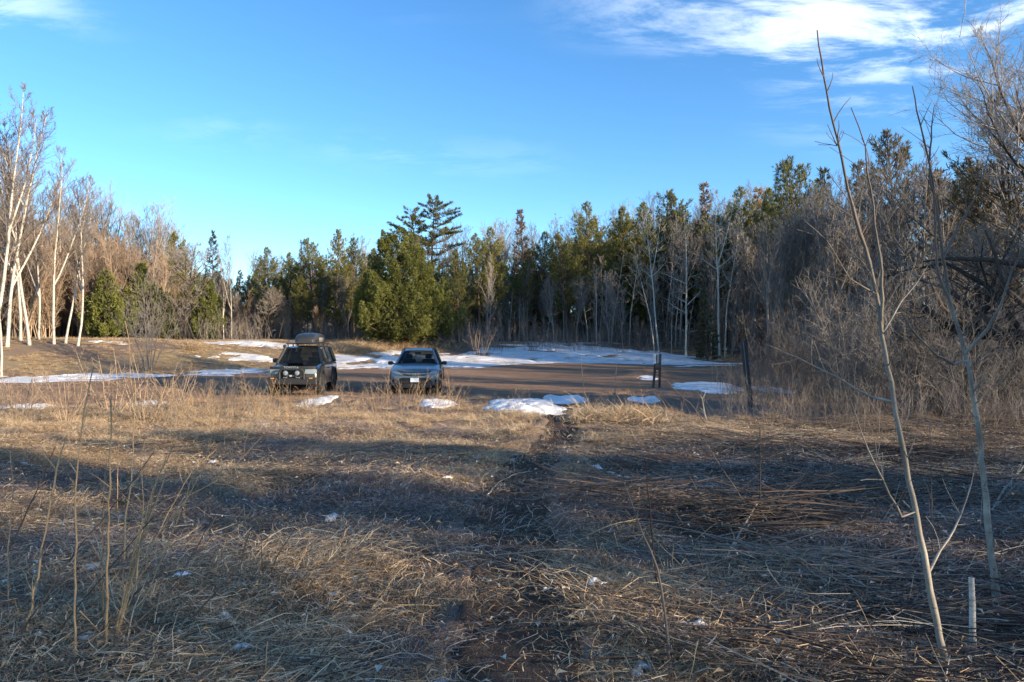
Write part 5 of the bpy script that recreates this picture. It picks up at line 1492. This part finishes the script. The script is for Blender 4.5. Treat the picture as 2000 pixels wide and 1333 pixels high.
# ---- silver crossover -----------------------------------------------------------------
def build_crossover():
    px, d = 818, 29.2
    x, y, z = at(px, d)
    o = thing('crossover_car', 'silver blue-grey crossover parked right of the black truck', 'car', (x, y, z + .02), R(3.4))
    W = 1.84; yf, yr = -2.27, 2.27; fw, rw, wr = -1.36, 1.30, .355
    prof = [(yf + .06, .34), (yf, .46), (yf, .66), (yf + .03, .80), (yf + .16, .93), (yf + .55, 1.01), (-1.15, 1.09), (-.98, 1.11), (1.2, 1.10), (yr - .16, 1.10), (yr - .02, .98), (yr, .70), (yr - .04, .40)]
    bot = [(rw + .44, .34)] + arch(rw, .37, .41)[::-1] + [(rw - .44, .28), (fw + .44, .28)] + arch(fw, .37, .41)[::-1] + [(fw - .44, .32)]
    profile_body('body', prof + bot, W, M['paint_silver'], o, nose=.26, tail=.16, round_r=.11, hood_crown=.06)
    front = lambda xx, zz: yf + .26 * min(1, abs(xx) / .92) ** 3 + (.22 * max(0, zz - .80)) + .12 * max(0, .46 - zz)
    part(o, 'dashboard', Solid().box(-.74, .74, -.86, -.55, 1.06, 1.14, .03), M['interior'])
    rg = []
    for i, (yy, zz, hw) in enumerate(((-.30, 1.595, .56), (-.10, 1.645, .59), (.4, 1.675, .61), (1.2, 1.655, .60), (1.85, 1.60, .57), (2.0, 1.565, .55))):
        rg.append([(hw * t, yy, zz + .035 * (1 - t * t) - (.035 if abs(t) == 1 else 0)) for t in (-1, -.93, -.6, 0, .6, .93, 1)])
    S = Solid().grid(rg); S.grid([[(p[0], p[1], p[2] - .04) for p in r_] for r_ in rg])
    for k in range(5):
        for e in (0, 6): S.raw([rg[k][e], rg[k + 1][e], (rg[k + 1][e][0], rg[k + 1][e][1], rg[k + 1][e][2] - .04), (rg[k][e][0], rg[k][e][1], rg[k][e][2] - .04)], [(0, 1, 2, 3)])
    for k in range(6):
        for e in (0, 5): S.raw([rg[e][k], rg[e][k + 1], (rg[e][k + 1][0], rg[e][k + 1][1], rg[e][k + 1][2] - .04), (rg[e][k][0], rg[e][k][1], rg[e][k][2] - .04)], [(0, 1, 2, 3)])
    part(o, 'roof', S, M['paint_silver'], True)
    for s in (-1, 1):
        A0 = (s * .80, -1.04, 1.09); A1 = (s * .565, -.28, 1.59); B0 = (s * .835, .10, 1.09); B1 = (s * .605, .20, 1.64); C0 = (s * .835, 1.02, 1.09); C1 = (s * .60, .98, 1.63); D0 = (s * .79, 2.06, 1.09); D1 = (s * .56, 1.95, 1.57)
        pillars(o, [('front_pillar', (A0, A1), .07)], M['paint_silver'])
        pillars(o, [('middle_pillar', (B0, B1), .08), ('middle_pillar', (C0, C1), .08)], M['plastic'])
        pillars(o, [('rear_pillar', (D0, D1), .15)], M['paint_silver'])
        pane('side_window', (A0, B0, B1, A1), M['glass_car'], o, (s * .01, 0, 0))
        pane('side_window', (B0, C0, C1, B1), M['glass_car'], o, (s * .01, 0, 0))
        pane('side_window', (C0, D0, D1, C1), M['glass_car'], o, (s * .01, 0, 0))
        part(o, 'window_rail', Solid().bar(A1, D1, .055, .055, 6), M['paint_silver'], True)
        part(o, 'roof_rail', Solid().bar((s * .565, -.10, 1.675), (s * .555, 1.75, 1.655), .035, .035, 6), M['plastic'], True)
        for yc in (fw, rw):
            S = Solid(); P_ = [(yc + .44 * math.cos(a), .37 + .44 * math.sin(a)) for a in np.linspace(math.pi * 1.02, -.02 * math.pi, 12)]
            for (a0, b0), (a1, b1) in zip(P_[:-1], P_[1:]): S.bar((s * (W / 2 - .01), a0, b0), (s * (W / 2 - .01), a1, b1), .06, .05, 6)
            part(o, 'wheel_trim', S, M['plastic'], True)
        part(o, 'sill', Solid().box(min(s * .82, s * .925), max(s * .82, s * .925), -.90, .84, .27, .38, .015), M['plastic'])
        for y0_, y1_ in ((-.86, .12), (.14, 1.0)):
            dr = part(o, 'door', Solid().box(min(s * (W / 2 - .03), s * (W / 2 + .008)), max(s * (W / 2 - .03), s * (W / 2 + .008)), y0_, y1_, .42, .98, .012), M['paint_silver'])
            part(dr, 'handle', Solid().box(min(s * (W / 2), s * (W / 2 + .04)), max(s * (W / 2), s * (W / 2 + .04)), y1_ - .24, y1_ - .06, .87, .90, .008), M['paint_silver'])
        mi = part(o, 'mirror', Solid().box(min(s * .93, s * 1.13), max(s * .93, s * 1.13), -.80, -.66, 1.06, 1.20, .04), M['plastic'], True)
        part(mi, 'mirror_arm', Solid().bar((s * .80, -.76, 1.08), (s * .95, -.74, 1.11), .05), M['plastic'])
        # swept headlights, dark lower corners, fog lamp pockets
        poly_on_front('headlight', [(s * .40, .755), (s * .47, .72), (s * .66, .755), (s * .86, .815), (s * .875, .90), (s * .74, .885), (s * .56, .825)], front, M['lamp'], o, .020, .06)
        poly_on_front('fog_lamp_pocket', [(s * .73, .47), (s * .79, .45), (s * .83, .49), (s * .82, .55), (s * .76, .565)], front, M['interior'], o, .012, .04)
        for yy in (fw, rw): wheel(o, s * .79, yy, wr, .225, M['rim'], 5)
    pane('windshield', ((-.79, -1.05, 1.10), (.79, -1.05, 1.10), (.555, -.29, 1.59), (-.555, -.29, 1.59)), M['glass_car'], o, (0, -.10, .03))
    pane('rear_window', ((-.72, 2.07, 1.12), (.72, 2.07, 1.12), (.52, 1.96, 1.56), (-.52, 1.96, 1.56)), M['glass_car'], o, (0, .04, 0))
    for s in (-1, 1):
        st = part(o, 'seat', Solid().box(s * .38 - .25, s * .38 + .25, 0, .18, .9, 1.27, .05), M['interior'], True)
        part(st, 'headrest', Solid().box(s * .38 - .13, s * .38 + .13, .05, .15, 1.28, 1.46, .03), M['interior'], True)
    part(o, 'inner_mirror', Solid().box(-.11, .11, -.42, -.39, 1.47, 1.54, .01), M['interior'])
    # upper slit grille, chrome bar with emblem, wide dark lower grille, plate
    poly_on_front('upper_grille', [(-.44, .735), (-.30, .70), (.30, .70), (.44, .735), (.42, .775), (.20, .755), (-.20, .755), (-.42, .775)], front, M['plastic'], o, .018, .05)
    poly_on_front('chrome_strip', [(-.44, .775), (-.20, .750), (.20, .750), (.44, .775), (.44, .787), (.20, .764), (-.20, .764), (-.44, .787)], front, M['chrome'], o, .030, .04)
    poly_on_front('hood_edge', [(-.66, .875), (-.3, .815), (.3, .815), (.66, .875), (.6, .89), (.28, .83), (-.28, .83), (-.6, .89)], front, M['plastic'], o, .006, .03)
    em = Solid()
    def ell(cx_, cz_, a, b_, w=.011, n=20):
        ring = [(cx_ + a * math.cos(t), cz_ + b_ * math.sin(t)) for t in np.linspace(0, 2 * math.pi, n + 1)]
        for (x0, z0), (x1, z1) in zip(ring[:-1], ring[1:]): em.bar((x0, front(0, .74) - .045, z0), (x1, front(0, .74) - .045, z1), w, w, 4)
    ell(0, .735, .085, .058); ell(0, .755, .055, .026); ell(0, .735, .026, .055)
    part(o, 'emblem', em, M['chrome'])
    poly_on_front('lower_grille', [(-.44, .63), (.44, .63), (.54, .60), (.66, .44), (.74, .33), (-.74, .33), (-.66, .44), (-.54, .60)], front, M['plastic'], o, .010, .05)
    for zz in (.55, .43): part(o, 'grille_bar', Solid().box(-.46, .46, yf - .022, yf + .02, zz - .008, zz + .008), M['interior'])
    poly_on_front('bumper_lip', [(-.62, .33), (.62, .33), (.70, .385), (.60, .30), (.5, .27), (-.5, .27), (-.60, .30), (-.70, .385)][::1], front, M['plastic'], o, .03, .08) if False else None
    part(o, 'bumper_lip', Solid().box(-.62, .62, yf + .02, yf + .2, .25, .335, .02), M['plastic'])
    part(o, 'licence_plate', Solid().box(-.155, .155, yf - .045, yf - .03, .47, .625, .004), M['plate'])
    part(o, 'plate_frame', Solid().box(-.165, .165, yf - .034, yf - .012, .46, .635, .004), M['plastic'])
    part(o, 'underbody', Solid().box(-.72, .72, -1.95, 1.95, .20, .34, .03), M['interior'])
    for s in (-1, 1): part(o, 'wiper', Solid().bar((s * .1 - .1, -1.07, 1.135), (s * .1 + .42, -1.03, 1.145), .018), M['plastic'])
    return o
build_crossover()
# ------------------------------------------------------------------ post, notice board
def build_post():
    bx, by, bz = G(1467, 795)
    o = thing('wooden_post', 'weathered dark post leaning left at the edge of the brush', 'post', (bx, by, bz))
    base = np.array((bx, by, bz))
    def pl(L, r0, r1, n=10):
        T = Tubes(); pts = np.array([P(a, b, c) for a, b, c in L]) - base; T.add(pts, np.linspace(r0, r1, len(pts)), n); return T
    T = pl([(1467, 800, by), (1463, 768, by), (1459, 730, by + .02), (1455, 700, by + .03), (1453, 674, by + .04), (1453, 665, by + .04)], .075, .115)
    V, Qd = T.arrays(); tris = [(len(V) - 10, len(V) - 10 + k, len(V) - 10 + k + 1) for k in range(1, 9)]
    add_obj('shaft', make_mesh('shaft', V, quads=Qd, tris=tris, mats=[M['post_wood']]), o)
    add_obj('stay', pl([(1452, 668, by - .14), (1458, 730, by - .13), (1466, 796, by - .12)], .011, .010, 6).mesh('stay', M['twig_brown']), o)
M['post_wood'] = m_varied('post_wood', (.025, .025, .028), (.075, .072, .072), 9, .85, .2, .1, (3, 3, .5))
M['sign_white'] = m_flat('sign_white', (.60, .63, .66), .5)
M['sign_dark'] = m_flat('sign_dark', (.03, .03, .034), .6)
build_post()
def build_board():
    bx, by, bz = G(1282, 760)
    s = by / F
    o = thing('notice_board', 'small notice board on two thin dark legs beside the lot', 'notice board', (bx, by, bz), R(-6))
    X = lambda px: (px - 1282) * s
    Z = lambda py: CAMZ - (py - HZ) * s - bz
    for a, b in ((1275.5, 1281.5), (1287.5, 1289.5)):
        part(o, 'leg', Solid().bar((X(a), 0, -.05), (X(b), 0, Z(692)), .095, .07), M['sign_dark'])
    part(o, 'panel', Solid().box(X(1277), X(1290), .028, .045, Z(712), Z(692), .004), M['sign_white'])
    part(o, 'shelf_box', Solid().box(X(1279), X(1291), -.06, .03, Z(723), Z(710), .01), M['sign_dark'])
    part(o, 'side_panel', Solid().box(X(1275.5), X(1281), -.055, -.035, Z(711), Z(691.5), .004), M['sign_white'])
    part(o, 'brace', Solid().bar((X(1278), 0, Z(728)), (X(1289), 0, Z(728)), .03), M['sign_dark'])
build_board()

# ------------------------------------------------------------------ saplings and stalks in the near field
def traced(name, label, cat, segs, mat, group=None, nm='stem', dz=0.0, twigs=0, seed=0, r_n=6):
    """plant whose stems follow rows of (px, py, depth); first row starts at the ground"""
    f = segs[0][1][0]
    bx, by = (f[0] - 1000) / F * f[2], f[2]; bz = hz(bx, by)
    base = np.array((bx, by, bz - .01))
    o = thing(name, label, cat, tuple(base), 0, group)
    g = np.random.default_rng(seed + 1000)
    for si, (pn, L, r0, r1) in enumerate(segs):
        pts = np.array([P(a, b, c) for a, b, c in L])
        if si == 0: pts[0] = base - np.array((0, 0, .04))
        # densify and roughen a little so that the stems have nodes and kinks
        dd = [pts[0]]
        for a, b in zip(pts[:-1], pts[1:]):
            ln = np.linalg.norm(b - a); k = max(1, int(ln / .07))
            for q in range(1, k + 1): dd.append(a + (b - a) * q / k + (g.normal(size=3) * min(.0035, r0 * .5) if q < k else 0))
        dd = np.array(dd) - base
        rr = np.linspace(r0, r1, len(dd)) * (1 + .5 * np.exp(-np.arange(len(dd)) / 1.2) * (si == 0)) * (1 + .10 * np.maximum(0, g.normal(size=len(dd))))
        T = Tubes(); T.add(dd, rr, r_n)
        tw = Tubes()
        for k in range(twigs if si == 0 else twigs // 3):
            i = int(g.uniform(.25, .97) * (len(dd) - 2)); d = dd[i + 1] - dd[i]; d /= np.linalg.norm(d)
            T.add(limb(g, dd[i], side_dir(g, d, R(g.uniform(25, 60))), g.uniform(.04, .22), 3, .12, .05), np.linspace(max(r1, rr[i] * .35), .0012, 4), 4)
        add_obj(pn, T.mesh(pn, mat), o)
    return o

m, nd, lk, b = mat_new('sapling_bark', .6, .35)
op = obj_pos(nd); n1 = nz(nd, lk, op, 9, 5, .65, (1, 1, .4)); n2 = nz(nd, lk, op, 40, 3, .6, (.6, .6, 2.5))
c = ramp(nd, lk, n1, [(.3, (.16, .135, .11)), (.6, (.36, .33, .28)), (.8, (.48, .44, .37))])
c = mixc(nd, lk, ramp(nd, lk, n2, [(.62, (0, 0, 0)), (.7, (1, 1, 1))]), c, (.08, .065, .055))
n3 = nz(nd, lk, op, 2.2, 4, .6)
c = mixc(nd, lk, ramp(nd, lk, n3, [(.42, (0, 0, 0)), (.62, (.75, .75, .75))]), c, (.11, .085, .068))
sz = nd.new('ShaderNodeSeparateXYZ'); lk.new(op, sz.inputs[0])
mz = nd.new('ShaderNodeMapRange'); mz.inputs['From Min'].default_value = 1.5; mz.inputs['From Max'].default_value = 2.3; mz.inputs['To Max'].default_value = .8; lk.new(sz.outputs[2], mz.inputs['Value'])
c = mixc(nd, lk, mz.outputs[0], c, (.085, .058, .046))      # young growth at the top is dark red-brown
lk.new(c, b.inputs['Base Color']); bump(nd, lk, b, n2, .5, .004); M['sapling_bark'] = m

A = [('trunk', [(1851, 1340, 3.55), (1815, 1150, 3.56), (1790, 1010, 3.58), (1768, 900, 3.6), (1745, 780, 3.6), (1722, 655, 3.6), (1712, 575, 3.58), (1690, 482, 3.56), (1665, 400, 3.54), (1645, 310, 3.52), (1628, 240, 3.5), (1610, 150, 3.48), (1597, 58, 3.46)], .0165, .0030),
     ('stem', [(1720, 620, 3.6), (1700, 525, 3.64), (1683, 457, 3.66), (1668, 404, 3.66), (1652, 345, 3.66)], .010, .003),
     ('stem', [(1722, 640, 3.6), (1724, 585, 3.55), (1719, 499, 3.5), (1707, 404, 3.45), (1694, 336, 3.42), (1691, 286, 3.4), (1678, 247, 3.4), (1663, 210, 3.4)], .0085, .002),
     ('branch', [(1636, 285, 3.51), (1631, 275, 3.5), (1617, 243, 3.48)], .0035, .0015),
     ('branch', [(1811, 1122, 3.56), (1835, 1075, 3.6), (1862, 1035, 3.66), (1886, 978, 3.7), (1904, 906, 3.75)], .008, .002),
     ('branch', [(1786, 1000, 3.58), (1760, 1010, 3.5), (1737, 968, 3.45), (1696, 881, 3.4), (1660, 778, 3.35)], .006, .002),
     ('branch', [(1745, 785, 3.6), (1700, 775, 3.7), (1640, 740, 3.8), (1560, 700, 3.95), (1495, 672, 4.1)], .006, .0015),
     ('branch', [(1722, 655, 3.6), (1760, 590, 3.7), (1790, 555, 3.8), (1812, 520, 3.85)], .005, .0015),
     ('branch', [(1712, 575, 3.58), (1660, 545, 3.5), (1615, 470, 3.45), (1570, 430, 3.4)], .004, .0014)]
traced('sapling', 'tallest pale sapling, leaning left to a whip-thin tip against the sky', 'sapling', A, M['sapling_bark'], twigs=22, seed=1)
B = [('trunk', [(1946, 1192, 4.62), (1935, 1090, 4.62), (1922, 950, 4.62), (1912, 850, 4.6), (1904, 790, 4.6), (1893, 722, 4.58), (1884, 690, 4.56), (1868, 630, 4.55), (1854, 583, 4.54), (1842, 504, 4.52), (1836, 457, 4.5), (1831, 410, 4.5), (1823, 357, 4.48), (1815, 315, 4.46), (1806, 276, 4.44), (1791, 215, 4.42), (1783, 168, 4.4)], .021, .003),
     ('stem', [(1816, 312, 4.46), (1820, 273, 4.5), (1826, 205, 4.55)], .006, .002),
     ('stem', [(1862, 608, 4.55), (1834, 540, 4.5), (1827, 470, 4.46), (1826, 400, 4.42), (1815, 330, 4.4)], .010, .003),
     ('branch', [(1842, 504, 4.52), (1870, 446, 4.6), (1907, 383, 4.7), (1935, 290, 4.8)], .009, .002),
     ('branch', [(1884, 690, 4.56), (1912, 662, 4.5), (1954, 600, 4.42), (1975, 535, 4.36), (2004, 480, 4.3)], .012, .003),
     ('branch', [(1890, 705, 4.57), (1862, 712, 4.5), (1829, 694, 4.42), (1790, 655, 4.35), (1750, 590, 4.3)], .011, .002),
     ('branch', [(1830, 560, 4.53), (1790, 540, 4.6), (1740, 500, 4.7), (1700, 470, 4.8)], .006, .0018),
     ('branch', [(1836, 470, 4.5), (1800, 440, 4.45), (1770, 415, 4.4), (1730, 370, 4.35)], .006, .0018)]
traced('sapling', 'stouter forked sapling nearest the right border', 'sapling', B, M['sapling_bark'], twigs=20, seed=2)
# cut birch stick standing in the grass, and the log at its foot
traced('birch_stick', 'short pale birch stick standing upright at the lower right', 'stick', [('stem', [(1902, 1285, 3.78), (1898, 1230, 3.78), (1898, 1180, 3.78), (1896, 1128, 3.78)], .018, .013)], M['birch'], seed=3, r_n=8)
def stick(label, L, r0, r1, mat, seed, name='stick', group='sticks lying in the grass', twigs=0):
    pts = []
    for px, py, up in L:
        gx_, gy_, gz_ = G(px, py); pts.append((gx_, gy_, gz_ + up))
    pts = np.array(pts); base = pts[0] - np.array((0, 0, L[0][2]))
    g = np.random.default_rng(seed); dd = [pts[0]]
    for a, b_ in zip(pts[:-1], pts[1:]):
        k = max(2, int(np.linalg.norm(b_ - a) / .09))
        for q in range(1, k + 1): dd.append(a + (b_ - a) * q / k + g.normal(size=3) * .004)
    dd = np.array(dd) - base
    T = Tubes(); T.add(dd, np.linspace(r0, r1, len(dd)), 7)
    for k in range(twigs):
        i = int(g.uniform(.2, .95) * (len(dd) - 2)); d = dd[i + 1] - dd[i]; d /= np.linalg.norm(d)
        T.add(limb(g, dd[i], side_dir(g, d, R(40)), g.uniform(.1, .35), 3, .12), np.linspace(r1, .001, 4), 4)
    o = add_obj(name, T.mesh(name, mat), None, tuple(base))
    return tag(o, label, 'stick', group)
STK = [('pale broken branch lying below the upright birch stick', [(1860, 1270, .03), (1920, 1281, .04), (1965, 1283, .04), (1995, 1300, .03)], .014, .008, 'pale_stem'),
       ('long dark branch lying across the grass under the tall sapling', [(1440, 1035, .12), (1540, 1005, .14), (1660, 985, .10), (1760, 960, .05)], .014, .005, 'dead_stem'),
       ('thin pale stick slanting across the path', [(950, 975, .03), (975, 950, .05), (1005, 935, .05), (1040, 925, .03)], .007, .004, 'pale_stem'),
       ('long grey stick reaching from the grass onto the path', [(890, 1093, .05), (960, 1098, .05), (1060, 1092, .06), (1150, 1082, .04)], .008, .004, 'pale_stem'),
       ('pale forked stick standing out of the canes right of centre', [(1418, 1100, .04), (1445, 1070, .12), (1480, 1035, .22)], .009, .005, 'pale_stem'),
       ('tan straight stalk lying left of the path', [(725, 1205, .04), (755, 1175, .06), (788, 1143, .05)], .006, .004, 'tan_stem'),
       ('tan stalk lying among the dark canes right of the path', [(1140, 1065, .06), (1190, 1045, .08), (1260, 1027, .07)], .006, .004, 'tan_stem'),
       ('bright slanting stick at the right border', [(1935, 1010, .05), (1965, 975, .12), (2005, 935, .2)], .011, .006, 'pale_stem'),
       ('thin bright stick just below the slanting one at the right border', [(1945, 1000, .05), (1975, 975, .10), (2010, 950, .15)], .007, .004, 'pale_stem'),
       ('dark long cane bundle arm on the right of the path', [(1080, 890, .06), (1180, 935, .08), (1300, 985, .08), (1420, 1040, .08)], .010, .005, 'dead_stem'),
       ('dark cane crossing the middle of the right field', [(1050, 960, .08), (1180, 985, .10), (1330, 1020, .10), (1480, 1048, .06)], .009, .005, 'dead_stem'),
       ('dark bent branch low in the left corner', [(140, 1325, .05), (220, 1265, .18), (330, 1190, .25)], .009, .005, 'dead_stem'),
       ('tan stem lying from the lower left corner towards the stalks', [(50, 1320, .03), (130, 1270, .06), (280, 1205, .08)], .006, .003, 'tan_stem'),
       ('curved pale twig on the bare soil of the path', [(972, 1075, .02), (985, 1040, .04), (1002, 1020, .03)], .005, .003, 'pale_stem'),
       ('grey curved stick below the path bend', [(1008, 905, .03), (1012, 895, .05), (1035, 885, .03)], .006, .004, 'pale_stem')]
for i, (lb, L, r0, r1, mt) in enumerate(STK): stick(lb, L, r0, r1, M[mt], 40 + i, twigs=3)

# tan weed stalks and dark bent canes on the left, thin dark stems in the middle
def D(px, py): return G(px, py)[1]
W_ = [('second tall tan stalk from the left border', [(153, 1310), (149, 1231), (149, 1034), (151, 925), (160, 837), (175, 750), (183, 715)], .0065, .0025, 'tan_stem'),
      ('tan stalk leaning right with a cut tip, nearest the left border', [(48, 1250), (79, 1100), (100, 977), (118, 890), (131, 850)], .0065, .004, 'tan_stem'),
      ('straightest tan stalk at the middle of the left stalks', [(212, 1290), (210, 1143), (214, 1012), (218, 837), (216, 780)], .0075, .003, 'tan_stem'),
      ('tallest brown stalk reaching up before the spreading shrub tree', [(243, 1100), (245, 1030), (258, 925), (262, 837), (264, 750), (259, 721), (250, 654), (244, 627)], .0060, .002, 'tan_stem'),
      ('thin stalk between the two tallest left stalks', [(231, 1010), (230, 950), (232, 880), (229, 845)], .0045, .002, 'tan_stem'),
      ('tan stalk fanning right with a feathery tip', [(217, 1280), (250, 1150), (285, 1025), (310, 930), (340, 868)], .0055, .0025, 'tan_stem'),
      ('tan stalk just inside the feathery-tipped one', [(216, 1270), (243, 1160), (275, 1035), (300, 955), (327, 888)], .0050, .0025, 'tan_stem'),
      ('short tan stalk at the inner side of the fan', [(222, 1265), (262, 1120), (290, 1020), (322, 935)], .0050, .0025, 'tan_stem'),
      ('long tan stalk bowing far to the right towards the truck', [(228, 1240), (292, 1065), (370, 968), (440, 930), (512, 853)], .0050, .002, 'tan_stem'),
      ('thin stalk rising beside the bowed one', [(293, 1065), (330, 1000), (370, 930), (420, 862)], .0035, .0015, 'tan_stem'),
      ('thin tan stalk hugging the straightest one', [(206, 1255), (200, 1120), (203, 1000), (208, 905)], .0045, .002, 'tan_stem'),
      ('tan stalk with a kinked top behind the fan', [(262, 1170), (272, 1080), (281, 985), (276, 905), (283, 862)], .0045, .002, 'tan_stem'),
      ('short pale stalk at the foot of the fan', [(240, 1290), (262, 1190), (292, 1120)], .0045, .002, 'pale_stem'),
      ('pale stalk leaning left across the tall ones', [(238, 1215), (205, 1100), (176, 1010), (160, 950)], .0045, .002, 'pale_stem'),
      ('slim tan stalk halfway between the fan and the bowed stalk', [(250, 1235), (318, 1090), (352, 1000), (402, 905)], .0042, .0018, 'tan_stem'),
      ('brown stalk close to the left border, bent near its top', [(18, 1180), (16, 1080), (28, 960), (20, 880)], .0050, .002, 'tan_stem'),
      ('black bent cane rising from the left border', [(-15, 1125), (44, 1021), (79, 942), (109, 872)], .0075, .003, 'dead_stem'),
      ('dark long cane sweeping up from the lower left corner', [(0, 1290), (131, 1100), (245, 960), (302, 881)], .0060, .002, 'dead_stem'),
      ('dark cane rising between the stalks and the path', [(330, 1240), (400, 1180), (450, 1125), (472, 1100), (487, 1043)], .0065, .003, 'dead_stem'),
      ('long dark whip crossing the left field', [(140, 1320), (250, 1230), (340, 1150), (400, 1040), (424, 1000)], .0055, .002, 'dead_stem'),
      ('dark thin cane left of the fan stalks', [(60, 1300), (140, 1200), (215, 1110), (300, 1010)], .0050, .002, 'dead_stem'),
      ('short dark twig standing near the tan tufts', [(515, 1150), (512, 1090), (510, 1045)], .0040, .002, 'dead_stem'),
      ('thin dark twig leaning right near the tan tufts', [(500, 1170), (540, 1090), (578, 1030)], .0040, .002, 'dead_stem'),
      ('brown sapling stem in the middle foreground', [(1312, 1318), (1297, 1188), (1284, 1111), (1243, 1009), (1218, 942)], .0095, .003, 'twig_brown'),
      ('dark side stem beside the middle foreground sapling', [(1297, 1190), (1279, 1111), (1269, 983), (1259, 896)], .0070, .003, 'dead_stem'),
      ('lone dark upright stem right of the centre', [(1484, 1030), (1484, 960), (1485, 900), (1484, 835)], .0075, .004, 'dead_stem'),
      ('dark slanting stem left of the lone upright one', [(1480, 1020), (1440, 960), (1400, 900), (1375, 860)], .0055, .003, 'dead_stem'),
      ('thin dark stem among the tall sapling branches', [(1820, 1105), (1819, 1000), (1818, 900), (1815, 830)], .0050, .002, 'dead_stem'),
      ('tall thin weed beside the path end', [(1142, 800), (1140, 760), (1136, 720), (1134, 695)], .012, .005, 'twig_brown'),
      ('tall thin weed between the path and the notice board', [(1200, 790), (1202, 745), (1205, 700), (1206, 680)], .012, .005, 'twig_brown'),
      ('pale thin reed at the left of the leaning post', [(1450, 800), (1449, 760), (1449, 715)], .012, .006, 'tan_stem'),
      ('pale thin reed at the right of the leaning post', [(1480, 795), (1478, 750), (1476, 712)], .012, .006, 'tan_stem'),
      ('pale crooked stem below the snow by the notice board', [(1383, 830), (1376, 805), (1372, 780), (1378, 765)], .014, .006, 'pale_stem'),
      ('dark twig leaning over the verge below the notice board', [(1385, 835), (1350, 790), (1320, 765), (1300, 740)], .012, .005, 'dead_stem')]
for i, (lb, L, r0, r1, mt) in enumerate(W_):
    d0 = D(*L[0]) if 0 <= L[0][0] else D(5, L[0][1])
    pts = [(a, b_, d0 + .03 * k * math.sin(i * 1.7)) for k, (a, b_) in enumerate(L)]
    traced('weed_stalk', lb, 'dry stalk', [('stem', pts, r0 * 0.9, r1)], M[mt], 'dry stalks and canes in the field', twigs=7 if mt == 'tan_stem' else 5, seed=60 + i, r_n=6)

# heaps of cut canes right of the path
def brush_pile(label, px, py, L, W2, H, n, seed, lean=0.0):
    bx, by, bz = G(px, py); g = np.random.default_rng(seed); T = Tubes()
    for i in range(n):
        u, v = g.normal() * L * .32, g.normal() * W2 * .4
        top = H * max(0, 1 - (u / L) ** 2 * 2.2 - (v / W2) ** 2) * g.uniform(0, 1)
        az = lean + g.normal() * .28 + (math.pi if g.uniform() < .5 else 0); ln = g.uniform(.5, 1.9)
        d = np.array((math.cos(az), math.sin(az), g.normal() * .10))
        c = np.array((bx + u * math.cos(lean) - v * math.sin(lean), by + u * math.sin(lean) + v * math.cos(lean), 0))
        c[2] = hz(c[0], c[1]) - bz + .03 + top; c[:2] -= (bx, by)
        l = limb(g, c - d * ln / 2, d, ln, 6, .05)
        for q in l: q[2] = max(q[2], hz(q[0] + bx, q[1] + by) - bz + .004)
        r = g.uniform(.003, .0075)
        T.add(l, np.linspace(r, r * .45, 7), 5)
        if g.uniform() < .4:
            p, dd = at_t(l, g.uniform(.3, .9)); T.add(limb(g, p, side_dir(g, dd, R(40)), ln * .3, 3, .1, .04), np.linspace(r * .5, .0012, 4), 4)
    o = add_obj('brush_pile', T.mesh('brush_pile', M['dead_stem' if seed % 3 else 'twig_brown']), None, (bx, by, bz))
    tag(o, label, 'brush pile', 'heaps of cut canes on the right')
for i, a in enumerate((('heap of dark canes right of the path bend', 1240, 985, 1.5, .45, .20, 90, 1, -.35), ('largest dark cane heap in the middle of the right field', 1480, 1045, 1.7, .5, .28, 150, 2, -.1),
                       ('dark cane heap left of the tallest sapling', 1640, 985, 1.5, .45, .24, 110, 3, .12), ('cane heap between the two saplings', 1850, 900, 1.8, .6, .32, 120, 4, .05),
                       ('cane heap behind the tallest sapling towards the brush', 1690, 845, 2.2, .8, .35, 120, 5, .0), ('low cane heap below the largest one', 1600, 1130, 1.3, .35, .14, 80, 6, -.12),
                       ('cane heap at the right border beyond the stouter sapling', 1960, 840, 2.0, .8, .45, 110, 7, .1), ('long flat cane heap at the lower right', 1720, 1230, 1.3, .3, .10, 70, 8, .05),
                       ('flat cane heap below the leaning post', 1420, 890, 2.0, .6, .20, 80, 9, -.1))): brush_pile(*a)
